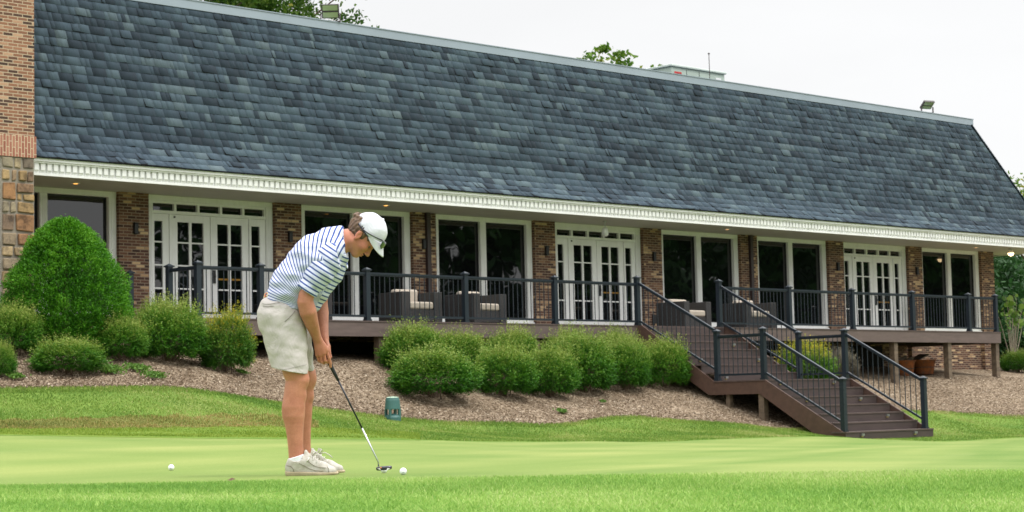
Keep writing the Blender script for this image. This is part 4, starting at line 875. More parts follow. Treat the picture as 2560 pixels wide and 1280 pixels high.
# ------------------------------------------------------------------ the golfer, grown from distance fields
GD = 12.0; PX = GD/FPX
GO = at(780, 1187, GD)-np.array([0, 0, .007])
def L(px, py, v=0.0):
    k = (GD+v)/FPX; return np.array([(px-1280)*k-(780-1280)*PX, (640-py)*k-(640-1187)*PX, v])
def toW(V): V = np.asarray(V); return V[:, :1]*CR+V[:, 1:2]*CU+V[:, 2:3]*CF
HF = np.array([.6, -.8, 0]); HU = np.array([.8, .6, 0]); HC = L(901, 588, 0)
def H(f, u, s=0.0): return HC+f*HF+u*HU+np.array([0, 0, s])
class Field:
    def __init__(s, lo, hi, h):
        s.h = h; s.ax = [np.arange(lo[i], hi[i], h, dtype=np.float32) for i in range(3)]; s.d = np.full([len(a) for a in s.ax], .2, np.float32)
    def sub(s, lo, hi):
        sl = [slice(max(0, int((lo[i]-s.ax[i][0])/s.h)), max(0, min(len(s.ax[i]), int((hi[i]-s.ax[i][0])/s.h)+2))) for i in range(3)]
        g = np.meshgrid(*[s.ax[i][sl[i]] for i in range(3)], indexing='ij'); return tuple(sl), g
    def put(s, sl, q, op, k):
        a = s.d[sl]
        if op == 'add':
            if k > 0: hh = np.clip(.5+.5*(a-q)/k, 0, 1); s.d[sl] = a+(q-a)*hh-k*hh*(1-hh)
            else: s.d[sl] = np.minimum(a, q)
        else:
            q = -q
            if k > 0: hh = np.clip(.5-.5*(a-q)/k, 0, 1); s.d[sl] = a+(q-a)*hh+k*hh*(1-hh)
            else: s.d[sl] = np.maximum(a, q)
    def cone(s, a, b, ra, rb, k=.02, op='add', vs=1.0, pad=.06):
        a = np.asarray(a, float); b = np.asarray(b, float); R = max(ra, rb)+pad
        lo = np.minimum(a, b)-R; hi = np.maximum(a, b)+R; e = max(ra, rb)*max(0, vs-1); lo[2] -= e; hi[2] += e
        sl, g = s.sub(lo, hi)
        if 0 in g[0].shape: return s
        ba = b-a; n2 = max(1e-9, ba[0]**2+ba[1]**2+(ba[2])**2)
        px, py, pz = g[0]-a[0], g[1]-a[1], g[2]-a[2]
        t = np.clip((px*ba[0]+py*ba[1]+pz*ba[2])/n2, 0, 1)
        q = np.sqrt((px-t*ba[0])**2+(py-t*ba[1])**2+((pz-t*ba[2])/vs)**2)-(ra+(rb-ra)*t); s.put(sl, q.astype(np.float32), op, k); return s
    def ell(s, c, r, A=None, k=.015, op='add', pad=.05):
        c = np.asarray(c, float); r = np.asarray(r, float); R = r.max()+pad; sl, g = s.sub(c-R, c+R)
        if 0 in g[0].shape: return s
        p = [g[i]-c[i] for i in range(3)]; A = A if A is not None else np.eye(3)
        q = [sum(A[j][i]*p[i] for i in range(3)) for j in range(3)]
        k0 = np.sqrt(sum((q[j]/r[j])**2 for j in range(3))); k1 = np.sqrt(sum((q[j]/r[j]**2)**2 for j in range(3)))+1e-6
        s.put(sl, (k0*(k0-1)/k1).astype(np.float32), op, k); return s
    def grid(s): return np.meshgrid(*s.ax, indexing='ij', sparse=True)
    def cut(s, p, n):
        """keep the side against n"""
        n = np.asarray(n, float); n = n/np.linalg.norm(n); g = s.grid(); q = (g[0]-p[0])*n[0]+(g[1]-p[1])*n[1]+(g[2]-p[2])*n[2]; s.d = np.maximum(s.d, q.astype(np.float32)); return s
    def ripple(s, f):
        g = s.grid(); m = np.abs(s.d) < .03; s.d = s.d+np.where(m, f(*g), 0).astype(np.float32); return s
    def mesh(s):
        d = s.d; d[0] = d[-1] = .1; d[:, 0] = d[:, -1] = .1; d[:, :, 0] = d[:, :, -1] = .1
        ins = d < 0; n0, n1, n2 = d.shape
        c = sum(ins[i:n0-1+i, j:n1-1+j, k:n2-1+k].astype(np.int8) for i in (0,1) for j in (0,1) for k in (0,1))
        act = (c > 0) & (c < 8); idx = np.full(act.shape, -1, np.int64); I = np.argwhere(act); idx[act] = np.arange(len(I))
        P = np.zeros((len(I), 3)); N = np.zeros(len(I))
        cor = [(i, j, k) for i in (0,1) for j in (0,1) for k in (0,1)]
        val = {q: d[I[:, 0]+q[0], I[:, 1]+q[1], I[:, 2]+q[2]].astype(float) for q in cor}
        for a in cor:
            for ax in range(3):
                if a[ax] == 0:
                    b = list(a); b[ax] = 1; b = tuple(b); va, vb = val[a], val[b]; m = (va < 0) != (vb < 0); t = np.where(m, va/np.where(np.abs(va-vb) < 1e-12, 1, va-vb), 0)
                    q = np.tile(np.array(a, float), (len(I), 1)); q[:, ax] += t; P[m] += q[m]; N[m] += 1
        P = (I+P/N[:, None])*s.h+np.array([a[0] for a in s.ax]); F = []
        for ax in range(3):
            sl0 = [slice(1, -1)]*3; A = [slice(None)]*3; B = [slice(None)]*3; A[ax] = slice(0, -1); B[ax] = slice(1, None)
            x = ins[tuple(A)]; y = ins[tuple(B)]; ch = np.argwhere(x != y); o1, o2 = [i for i in range(3) if i != ax]
            ch = ch[(ch[:, o1] > 0) & (ch[:, o2] > 0) & (ch[:, o1] < act.shape[o1]) & (ch[:, o2] < act.shape[o2])]; ch = ch[ch[:, ax] < act.shape[ax]]
            def g(da, db): q = ch.copy(); q[:, o1] -= da; q[:, o2] -= db; return idx[q[:, 0], q[:, 1], q[:, 2]]
            f = np.stack([g(0,0), g(1,0), g(1,1), g(0,1)], 1); fl = x[ch[:, 0], ch[:, 1], ch[:, 2]] ^ (ax == 1); f[~fl] = f[~fl][:, ::-1]; F.append(f)
        F = np.concatenate(F); F = F[(F >= 0).all(1)]
        return P, F
def flow(P, F, n=2, lam=.5):
    E = np.concatenate([F[:, [0,1]], F[:, [1,2]], F[:, [2,3]], F[:, [3,0]]]); cnt = np.zeros(len(P))
    np.add.at(cnt, E[:, 0], 1); np.add.at(cnt, E[:, 1], 1)
    for it in range(n*2):
        S_ = np.zeros_like(P); np.add.at(S_, E[:, 0], P[E[:, 1]]); np.add.at(S_, E[:, 1], P[E[:, 0]])
        P = P+(lam if it % 2 == 0 else -lam*1.03)*(S_/cnt[:, None]-P)
    return P
def emit(name, fld, mat, parent, attrs=None, sm=1):
    P, F = fld.mesh(); P = flow(P, F, sm); o = link(name, np_mesh(name, toW(P), F, smooth=True, attrs=attrs(P) if attrs else None), mat, parent)
    if parent is None: o.location = tuple(GO)
    return o, P
HA = np.array([HF, HU, [0, 0, 1.0]])
# ---- body
B = Field((-.36, -.02, -.34), (.52, 1.68, .34), .004)
for a, b, ra, rb, vs in [((705,778),(752,702),.100,.105,1.35),((752,702),(795,645),.105,.110,1.45),((795,645),(832,613),.110,.085,1.5),((832,613),(866,598),.080,.061,1.1)]: B.cone(L(*a), L(*b), ra, rb, .03, vs=vs)
B.cone(L(707,800,-.09), L(726,870,-.12), .096, .084, .02); B.cone(L(721,798,.09), L(740,868,.12), .095, .084, .02); B.cone(L(828,632,-.15), L(800,676,-.185), .065, .056, .03); B.cone(L(838,632,.15), L(818,680,.19), .065, .056, .03)
B.cone(L(850,602), H(-.018,-.040), .066, .060, .03)
B.ell(L(700,788,-.07), (.10,.11,.09), k=.04).ell(L(706,788,.07), (.10,.11,.09), k=.04)
legN = [(707,800,.098,-.09),(726,870,.086,-.125),(739,926,.078,-.145),(744,946,.071,-.145),(739,966,.0665,-.15),(736,988,.066,-.153),(734.5,1014,.0695,-.156),(734.5,1035,.067,-.158),(736,1059,.0575,-.16),(737.6,1086,.0505,-.162),(739,1112,.0465,-.165),(740.5,1134,.0465,-.168),(741,1160,.045,-.17)]
for q0, q1 in zip(legN, legN[1:]): B.cone(L(q0[0], q0[1], q0[3]), L(q1[0], q1[1], q1[3]), q0[2], q1[2], .001)
_lk = np.array([0,1,2,3,4,5,6,7,8,9,10,11,12.])
legN = [tuple(x) for x in np.stack([np.interp(np.linspace(0,12,49), _lk, np.array(legN)[:, c]) for c in range(4)], 1)]
for _ in range(3): legN = [legN[0]]+[tuple((np.array(a)+2*np.array(b)+np.array(c))/4) for a, b, c in zip(legN, legN[1:], legN[2:])]+[legN[-1]]
legF = [(x+19 if y > 930 else x+14, y-2, r, -v+.0) for x, y, r, v in legN]
for q0, q1 in zip(legF, legF[1:]): B.cone(L(q0[0], q0[1], q0[3]), L(q1[0], q1[1], q1[3]), q0[2], q1[2], .001)
for dx, v in ((0, -.145), (19, .145)):                                  # knee cap, calf, heel
    B.ell(L(757+dx, 946, v), (.032,.045,.034), k=.02); B.ell(L(729+dx, 1022, v*1.05), (.05,.085,.045), k=.03); B.ell(L(752+dx, 988, v), (.03,.03,.03), k=.03)
def limb(chain, k=.001):
    for q0, q1 in zip(chain, chain[1:]): B.cone(L(*q0[:3]), L(*q1[:3]), q0[3], q1[3], k)
limb([(828,632,-.15,.065),(800,676,-.185,.056),(766,735,-.20,.0475),(763,752,-.20,.049),(770,776,-.185,.053),(779,805,-.14,.043),(788,830,-.085,.032),(793,844,-.06,.0285)])
limb([(838,632,.15,.065),(818,680,.19,.056),(801,740,.20,.047),(800,756,.20,.048),(802,780,.18,.050),(806,810,.12,.038),(809,832,.07,.031),(811,842,.05,.028)])
# right hand (near), back towards the viewer
W_ = L(795,848,-.055); kn = [(816,873,-.036),(809.5,880,-.046),(801,884,-.046),(793,884,-.036)]
for i, q in enumerate(kn): B.cone(W_+np.array([.008*(1.5-i)*.9, 0, 0]), L(*q), .019, .0135, .010)
B.ell(L(803,868,-.048), (.036,.042,.017), k=.012)
fg = [[(816,873,-.036),(823,893,-.032),(826,906,-.020),(826.5,914,-.012)], [(809.5,880,-.046),(813,899,-.038),(818,903,-.016),(821,897,.006)], [(801,884,-.046),(804,902,-.036),(810,905,-.012),(815,899,.008)], [(793,884,-.036),(797,899,-.026),(802,902,-.006),(808,896,.008)]]
for f, r0 in zip(fg, (.0105,.0108,.0102,.0090)):
    for j in range(3): B.cone(L(*f[j]), L(*f[j+1]), r0*(1-.07*j), r0*(.93-.07*j), .0025)
for f in fg: B.ell(L(f[0][0], f[0][1], f[0][2]-.004), (.0115,.0115,.010), k=.006)
for q0, q1, r0, r1 in (((801,856,-.03),(817,868,-.008),.017,.0125), ((817,868,-.008),(823,880,.002),.0125,.0105), ((823,880,.002),(827,890,.0),.0105,.0085)): B.cone(L(*q0), L(*q1), r0, r1, .006)
# left hand (far), above and behind on the grip
W2 = L(812,846,.045); kl = [(822,864,.034),(817,868,.044),(811,869,.046),(805,868,.040)]
for q in kl: B.cone(W2, L(*q), .019, .013, .010)
fl_ = [[(822,864,.034),(824,880,.028),(820,886,.010),(815,883,-.006)], [(817,868,.044),(818,885,.034),(813,889,.014),(808,884,-.004)], [(811,869,.046),(811,884,.036),(806,887,.016),(802,881,.0)], [(805,868,.040),(804,880,.032),(799,882,.016),(796,876,.004)]]
for f, r0 in zip(fl_, (.0103,.0106,.0100,.0088)):
    for j in range(3): B.cone(L(*f[j]), L(*f[j+1]), r0*(1-.07*j), r0*(.93-.07*j), .0025)
for q0, q1, r0, r1 in (((814,850,.03),(820,864,.008),.016,.0125), ((820,864,.008),(823,876,.0),.0125,.0100)): B.cone(L(*q0), L(*q1), r0, r1, .006)
# head
B.ell(H(-.008,.052), (.099,.100,.077), HA, .02); B.ell(H(.040,-.012), (.062,.085,.062), HA, .03)
B.cone(H(.0,-.052,-.05), H(.068,-.088,-.014), .021, .018, .025).cone(H(.0,-.052,.05), H(.068,-.088,.014), .021, .018, .025).cone(H(.066,-.09,-.012), H(.066,-.09,.012), .0185, .0185, .02)
B.ell(H(.092,.030), (.016,.016,.050), HA, .015)
B.cone(H(.098,.010), H(.117,-.030), .0085, .0115, .010); B.ell(H(.119,-.034), (.0115,.0105,.0125), HA, .006)
for s_ in (-1, 1):
    B.ell(H(.108,-.037,s_*.0125), (.011,.009,.0085), HA, .005); B.ell(H(.096,.006,s_*.032), (.012,.010,.017), HA, .012, 'sub'); B.ell(H(.064,-.018,s_*.05), (.025,.02,.018), HA, .02)
    B.ell(H(-.010,.002,s_*.079), (.0185,.033,.0095), np.array([HF*.95+HU*.3, HU*.95-HF*.3, [0,0,1.]]), .006); B.ell(H(-.004,.004,s_*.090), (.0095,.019,.008), HA, .004, 'sub'); B.ell(H(-.006,-.026,s_*.078), (.010,.010,.008), HA, .006)
    B.cone(H(.094,.0255,s_*.018), H(.086,.026,s_*.048), .0075, .006, .01)
B.ell(H(.096,-.058), (.0115,.0055,.022), HA, .005); B.ell(H(.094,-.070), (.0115,.006,.019), HA, .005); B.cone(H(.108,-.0635,-.02), H(.108,-.0635,.02), .0035, .0035, .003, 'sub')
B.ell(H(.080,-.088), (.014,.014,.016), HA, .012)
def skin_at(P):
    def near(c, r): return np.exp(-((P-np.asarray(c))**2).sum(1)/r**2)
    t = .35*near(L(803,880,-.04), .05)+.45*near(H(.07,-.015,-.055), .045)+.5*near(H(-.01,0,-.08), .035)+.25*near(L(757,946,-.15), .05)+.3*near(L(864,598,-.06), .06)+.3*near(H(.118,-.034), .02)
    lip = near(H(.100,-.0635), .016); bd = near(H(.05,-.09,-.03), .05)
    return {'red': np.clip(t, 0, 1), 'lip': np.clip(lip*1.2, 0, 1), 'beard': np.clip(bd, 0, 1)}
t = NT('skin'); n = t.noise(14, 4, .6); c = t.ramp(n, [(.3, (.41,.168,.105,1)), (.7, (.51,.225,.145,1))]); f = t.noise(220, 2, .6); c = t.mix(.5, c, t.ramp(f, [(.3, (.78,.74,.70,1)), (.7, (1.15,1.15,1.15,1))]), 'MULTIPLY'); g_ = t.noise(5, 4, .6); c = t.mix(.6, c, t.ramp(g_, [(.3, (.84,.76,.74,1)), (.7, (1.12,1.14,1.14,1))]), 'MULTIPLY')
c = t.mix(t.math('MULTIPLY', t.attr('red'), .7), c, (.55,.16,.10,1)); c = t.mix(t.math('MULTIPLY', t.attr('lip'), .6), c, (.42,.13,.10,1)); c = t.mix(t.math('MULTIPLY', t.attr('beard'), .25), c, (.30,.17,.11,1))
t.set(c, .52, 0, .35); t.b.inputs['Subsurface Weight'].default_value = .08; t.b.inputs['Subsurface Radius'].default_value = (.02,.008,.004); t.bump(f, .12, .002); M['skin'] = t.m
person, _ = emit('person', B, M['skin'], None, skin_at, 2)
tag(person, 'golfer in white cap, striped polo and pale shorts bending over a putt', 'person')
# ---- shirt
def fan(P):
    """stripe coordinate: fans round the waist on the back, straight down the front"""
    pv = L(788, 772)[:2]; x, y = P[:, 0]-pv[0], P[:, 1]-pv[1]; ang = np.arctan2(y, -x); s1_ = ang*.43
    ax = np.array([.50, .866]); s2_ = (x*ax[0]+y*ax[1])+.30
    return {'stripe': np.where(ang < np.pi/2+.50, s1_, s2_)}
K = Field((-.36, .98, -.34), (.34, 1.64, .34), .004)
for a, b, ra, rb, vs in [((730,748),(752,702),.146,.163,1.28),((752,702),(795,645),.163,.155,1.34),((795,645),(832,613),.155,.118,1.5),((832,613),(856,600),.115,.085,1.15)]: K.cone(L(*a), L(*b), ra, rb, .04, vs=vs)
K.cone(L(690,752), L(715,720), .075, .10, .04, vs=1.9)
K.cone(L(832,674), L(776,752), .072, .068, .05, vs=1.6)
for s_ in (-1, 1): K.cone(L(826,630,s_*.13), L(812,652,s_*.17), .088, .080, .04)
K.cut(L(664,739), (-.33*1, -1, 0)); K.cut(L(862,594), (1, .13, 0))
a = L(845,603); K.cone(a, L(885,592), .064, .064, .01, 'sub')
rp = lambda u, w, v: .0035*np.sin((u*.9+w*.5)*42+6*v)*np.sin((w-u)*16+2+v*5)+.003*np.sin(u*27-w*52+v*9)+.0022*np.sin(w*88+u*25+v*14)
K.ripple(rp)
def stripe_mat(name, per=.0270, wd=.33, ofs=0.0):
    t = NT(name); s_ = t.attr('stripe'); q = t.math('FRACT', t.math('ADD', t.math('DIVIDE', s_, per), 10+ofs)); m = t.math('LESS_THAN', q, wd)
    n = t.noise(300, 2); c = t.mix(m, (.61,.63,.79,1), (.030,.065,.25,1)); c = t.mix(.2, c, t.ramp(n, [(.3, (.75,.75,.75,1)), (.7, (1.1,1.1,1.1,1))]), 'MULTIPLY')
    t.set(c, .85, 0, .2); f = t.noise(9, 3, .6, None, 1.2); t.bump(t.math('ADD', t.math('MULTIPLY', f, 1.0), t.math('MULTIPLY', n, .02)), .45, .03); return t.m
M['polo'] = stripe_mat('striped_polo')
shirt, _ = emit('polo_shirt', K, M['polo'], person, fan, 1)
for s_, nm in ((-1, 'near'), (1, 'far')):
    v0 = s_*.17; v1 = s_*.20; dx = 0 if s_ < 0 else 18
    lo = np.minimum(L(735+dx,780,v0), L(860+dx,590,v0))-.03; hi = np.maximum(L(735+dx,780,v0), L(865+dx,590,v0))+.03; lo[2] = min(v0,v1)-.13; hi[2] = max(v0,v1)+.13
    Q = Field(lo, hi, .0035); Q.cone(L(826+dx,640,v0), L(800+dx,676,(v0+v1)/2), .092, .083, .03).cone(L(800+dx,676,(v0+v1)/2), L(758+dx,736,v1), .083, .064, .03)
    Q.ripple(lambda u, w, v: .003*np.sin((u+w)*60+v*8)+.0025*np.sin((u-w)*34+v*20))
    hn = np.array([-.565, -.825, 0]); Q.cut(L(764+dx,724,v1), hn); Q.cut(L(846+dx,640,v0), (1, .2, 0)); Q.cone(L(778+dx,706,v1), L(745+dx,752,v1), .060, .062, .004, 'sub')
    ad = L(764,724)-L(815,645); ad = ad/np.linalg.norm(ad); o0 = L(815+dx,645,v0)
    emit('sleeve', Q, M['polo'], shirt, lambda P: {'stripe': (P-o0)[:, :2]@ad[:2]}, 1)
Q = Field(L(830,650)-np.array([.03,.03,.16]), L(885,555)+np.array([.03,.03,.16]), .003)
Q.cone(L(838,606), L(868,594), .093, .074, .0).cut(L(863,595), (1, .13, 0)).cut(L(846,602), (-1, -.25, 0)); Q.cone(L(830,606), L(890,592), .066, .0665, .0, 'sub')
Q.cone(L(846,640,-.05), L(858,634,-.04), .022, .018, .01)
emit('collar', Q, stripe_mat('striped_collar', .024, .26), shirt, lambda P: {'stripe': P[:, 1]}, 1)
# ---- belt and shorts
Q = Field((-.36, .62, -.32), (.12, 1.2, .34), .004)
Q.cone(L(714,752), L(712,760), .125, .135, .03, vs=1.28)
Q.cone(L(707,797,-.075), L(727,930,-.145), .146, .108, .03, vs=1.0); Q.cone(L(720,797,.075), L(744,930,.14), .138, .106, .03, vs=.95)
Q.ell(L(690,786,-.07), (.110,.115,.105), k=.05); Q.ell(L(696,786,.07), (.105,.115,.105), k=.05)
Q.ripple(lambda u, w, v: .0026*np.sin(u*34+w*46+v*8)*np.sin(w*17-u*9+1.3)+.0014*np.sin(u*70-w*44+v*12)+.0007*np.sin(u*20+w*110+v*10))
Q.cut(L(664,738), (-.36, 1, 0)); Q.cut(L(726,919), (-.185, -1, 0))
for v, dx in ((-.145, 0), (.145, 18)): Q.cone(L(724+dx,900,v), L(735+dx,960,v), .083, .088, .003, 'sub')
def shorts_mat():
    t = NT('stone_shorts'); n = t.noise(260, 2); c = t.ramp(n, [(.3, (.43,.395,.375,1)), (.7, (.49,.455,.43,1))]); t.set(c, .8, 0, .25); f = t.noise(7, 3, .55, None, 1.5, (1.2, 1.2, .9)); t.bump(t.math('ADD', f, t.math('MULTIPLY', n, .006)), .35, .04); return t.m
M['shorts'] = shorts_mat(); shorts, SHP = emit('shorts', Q, M['shorts'], person, None, 1)
def onsurf(P, px, py):
    q = L(px, py, -.2)[:2]; d2 = ((P[:, :2]-q)**2).sum(1); m = d2 < .009**2
    if not m.any(): m = d2 <= d2.min()
    return np.array([q[0], q[1], P[m][:, 2].min()-.0012])
def lw(px, py, v): return Vector(tuple((L(px, py, v)[0]*CR+L(px, py, v)[1]*CU+L(px, py, v)[2]*CF)))
def child(name, mb, mat, par, smooth=True):
    me = bpy.data.meshes.new(name); me.from_pydata(mb.v, [], mb.f)
    if smooth: me.polygons.foreach_set('use_smooth', np.ones(len(me.polygons), bool))
    return link(name, me, mat, par)
seam = plain('shorts_seam', (.17,.15,.13), .9)
for pts in ([(653,757),(664,758),(676,757),(688,755),(699,753)], [(738,774),(731,783),(723,792),(713,801)], [(690,925),(705,921),(722,917.5),(740,914),(755,911),(766,909)], [(655,763),(668,764),(684,762)]):
    sk = MB(); P3 = [onsurf(SHP, x, y) for x, y in pts]; sk.tube([Vector(tuple(p[0]*CR+p[1]*CU+p[2]*CF)) for p in P3], .0016 if pts[0][0] != 690 else .0009, 5); child('pocket_seam' if pts[0][0] != 690 else 'hem_stitch', sk, seam, shorts)
Q = Field((-.34, 1.02, -.25), (.06, 1.2, .25), .003); Q.cone(L(710,745), L(708,762), .126, .138, .0, vs=1.28).cut(L(664,730), (-.36, 1, 0)).cut(L(664,741), (.36, -1, 0))
t = NT('woven_belt'); n = t.n('ShaderNodeTexVoronoi'); n.inputs['Scale'].default_value = 70; t.l(t.tc.outputs['Object'], n.inputs['Vector']); t.set(t.ramp(n.outputs['Color'], [(.2, (.45,.10,.03,1)), (.45, (.6,.35,.03,1)), (.6, (.6,.5,.3,1)), (.8, (.05,.07,.2,1))], 'CONSTANT'), .7)
emit('belt', Q, t.m, shorts, None, 1)
# ---- shoes and socks
wm_ = plain('white_sock', (.76,.77,.82), .9, bump=.2, bscale=200)
def shoe_mat():
    t = NT('worn_white_leather'); n = t.noise(18, 4, .65); c = t.ramp(n, [(.35, (.36,.33,.27,1)), (.6, (.50,.475,.43,1))]); t.set(c, .6); t.bump(t.noise(25, 3, .6, None, .8), .35, .01); return t.m
sm_ = shoe_mat(); sole = plain('dirty_sole', srgb(170,156,128), .8, var=.2, scale=14); lace = plain('white_lace', (.66,.64,.58), .9); spike = plain('dark_sole', (.05,.05,.045), .8)
for v, dx, dy in ((-.172, 0, 0), (.172, 17, -4.5)):
    S0 = lambda px, py, w=0.: L(px+dx, py+dy, v+w)
    Q = Field(S0(700,1200)-np.array([0,0,.09]), S0(862,1108)+np.array([0,0,.09]), .003)
    Q.cone(S0(731,1166), S0(741,1150), .045, .050, .02).cone(S0(741,1155), S0(772,1147), .046, .036, .03).cone(S0(768,1156), S0(806,1167), .044, .036, .03).cone(S0(806,1168), S0(831,1174), .038, .026, .02, vs=1.2).cone(S0(735,1172), S0(815,1177), .038, .034, .02, vs=1.25)
    Q.cone(S0(770,1145), S0(763,1128), .022, .016, .015)
    Q.cut(S0(780,1179), (.012, -1, 0)); Q.cone(S0(741,1143), S0(739,1112), .046, .058, .006, 'sub'); Q.ell(S0(742,1141), (.041,.024,.08), k=.004, op='sub')
    sh, SP = emit('shoe', Q, sm_, person, None, 1)
    for pts in (([(818,1163),(822,1168),(823,1173),(822,1177)], [(716,1160),(728,1162),(734,1168),(736,1175)], [(770,1145),(776,1154),(786,1161),(800,1165),(815,1166)], [(748,1154),(760,1160),(774,1168),(790,1173),(808,1174)]) if v < 0 else ()):
        sk = MB(); P3 = [onsurf(SP, x, y) for x, y in pts]; sk.tube([Vector(tuple(p[0]*CR+p[1]*CU+p[2]*CF)) for p in P3], .0017, 5); child('stitching', sk, bpy.data.materials.get('shoe_seam') or plain('shoe_seam', (.20,.175,.13), .9), sh)
    Q = Field(S0(700,1200)-np.array([0,0,.09]), S0(868,1150)+np.array([0,0,.09]), .003)
    Q.cone(S0(733,1178), S0(800,1179), .050, .049, .02, vs=1.1).cone(S0(800,1179), S0(834,1178), .046, .030, .02, vs=1.3); Q.cut(S0(780,1175.5), (.02, 1, 0)); Q.cut(S0(780,1184.2), (.025, -1, 0)); emit('sole', Q, sole, sh, None, 1)
    k = MB()
    for x, w in ((722,-.02),(735,.02),(752,-.02),(770,.02),(788,-.02),(806,.02),(822,0)): k.tube([lw(x+dx, 1184+dy, v+w), lw(x+dx, 1187.3+dy, v+w)], [.019, .012], 8)
    k.tube([lw(718+dx,1185+dy,v), lw(830+dx,1183.5+dy,v)], [.008,.008], 6); child('spikes', k, spike, sh)
    k = MB()
    for j in range(5):
        x, y = 774+j*8.5, 1133+j*6.6; k.tube([lw(x+dx, y+8+dy, v-.036), lw(x+dx+2, y+dy-1, v-.02), lw(x+dx+4, y+dy-2, v+.0), lw(x+dx+2, y+dy-1, v+.02)], .0032, 5)
    for pts in ([(776,1134,-.02),(784,1124,-.035),(790,1128,-.04),(782,1136,-.02)], [(776,1134,.01),(780,1122,.02),(786,1124,.03),(782,1134,.02)], [(780,1136,-.01),(796,1133,-.03),(808,1140,-.04),(814,1146,-.042)], [(776,1136,-.02),(770,1146,-.05),(766,1152,-.052)]): k.tube([lw(a+dx, b+dy, v+c_) for a, b, c_ in pts], .0034, 5)
    child('laces', k, lace, sh)
    Q = Field(S0(700,1175)-np.array([0,0,.09]), S0(790,1112)+np.array([0,0,.09]), .003); Q.cone(S0(741,1150), S0(740.6,1126), .0485, .0490, 0).cut(S0(738,1138), (-.30, 1, 0)); emit('sock', Q, wm_, person, None, 1)
# ---- hair, cap, eyes
Q = Field(HC-np.array([.17,.15,.12]), HC+np.array([.16,.2,.12]), .003)
Q.ell(H(-.014,.046), (.106,.104,.0825), HA, 0); Q.ell(H(-.108,.058), (.030,.022,.030), HA, .02)
nn = HU*-1+HF*.75; Q.cut(H(.030,.006), nn); Q.cut(H(.056,.03), HF+HU*-.15)
for s_ in (-1, 1): Q.ell(H(-.010,.002,s_*.09), (.021,.035,.022), HA, .004, 'sub')
Q.ripple(lambda u, w, v: .0028*np.sin(u*150+w*60+np.sin(w*70)*1.5+v*90)+.002*np.sin(w*190-u*90+v*140))
t = NT('light_brown_hair'); n = t.noise(60, 4, .7, None, .6, (1, .35, .35)); t.set(t.ramp(n, [(.3, (.045,.025,.014,1)), (.7, (.17,.095,.05,1))]), .6); t.bump(n, .6, .01); M['hair'] = t.m
emit('hair', Q, M['hair'], person, None, 1)
for s_ in (-1, 1):
    e = MB(); c0 = H(.0855,.006,s_*.031); c0 = c0[0]*CR+c0[1]*CU+c0[2]*CF; e.lathe([(.0,-.0095),(.0065,-.0065),(.0095,0),(.0065,.0065),(0,.0095)], tuple(c0), 14); child('eye', e, plain('eye_shade', (.16,.12,.10), .3), person)
    b_ = MB(); b_.tube([Vector(tuple(x[0]*CR+x[1]*CU+x[2]*CF)) for x in (H(.1055,.022,s_*.018), H(.102,.026,s_*.034), H(.090,.024,s_*.050))], [.003,.0038,.002], 6); child('eyebrow', b_, M['hair'], person)
Q = Field(HC-np.array([.15,.12,.12]), HC+np.array([.2,.22,.12]), .003)
Q.ell(H(.004,.060), (.117,.117,.0905), HA, 0).cut(H(0,.044), HF*.04-HU); Q.ell(H(-.004,.052), (.111,.108,.0845), HA, .0, 'sub'); Q.ell(H(-.120,.062), (.030,.030,.034), HA, .004, 'sub'); Q.ell(H(0,.178), (.009,.006,.009), HA, .002)
for k_ in range(6):
    pass
Q.ripple(lambda u, w, v: .0011*np.sin(u*60+v*50)+.0010*np.sin(w*75-u*30+v*40))
def cap_mat():
    t = NT('white_cap_cloth'); n = t.noise(300, 2); t.set(t.ramp(n, [(.3, (.60,.60,.67,1)), (.7, (.68,.68,.75,1))]), .8, 0, .3); t.bump(t.math('ADD', t.noise(12, 3, .5, None, .8), t.math('MULTIPLY', n, .03)), .35, .02); return t.m
M['cap'] = cap_mat(); cap, _ = emit('cap', Q, M['cap'], person, None, 1)
V = []; Fq = []; na, nt_ = 33, 12
for i in range(na):
    a = -1+2*i/(na-1); ca = math.sqrt(max(0, 1-a*a*.985))
    for j in range(nt_):
        tt = j/(nt_-1); root = np.array([.012+.106*ca, .052+.036*(1-a*a), .087*a]); e = .088*(max(0, 1-abs(a)**2.6))**.6*tt; dr_ = np.array([.80, -.60])
        f_, u_ = root[0]+dr_[0]*e, root[1]+dr_[1]*e-.010*tt*a*a; V.append(H(f_, u_, root[2]*(1-.12*tt*abs(a))))
for i in range(na-1):
    for j in range(nt_-1): b0 = i*nt_+j; Fq.append((b0, b0+1, b0+nt_+1, b0+nt_))
br = link('brim', np_mesh('brim', toW(np.array(V)), Fq, smooth=True), M['cap'], cap); sd_ = br.modifiers.new('thickness', 'SOLIDIFY'); sd_.thickness = .004; sd_.offset = 0
st_ = MB()
pts = [H(-.1*math.cos(x)*1.08+.002, .0415, .0915*math.sin(x)) for x in np.linspace(-1.9, 1.9, 24)]; st_.tube([Vector(tuple(x[0]*CR+x[1]*CU+x[2]*CF)) for x in pts], .0028, 6); child('sweatband', st_, plain('navy_band', (.02,.025,.06), .7), cap)
hw = lambda f_, u_, s_: Vector(tuple(toW(np.array([H(f_, u_, s_)]))[0]))
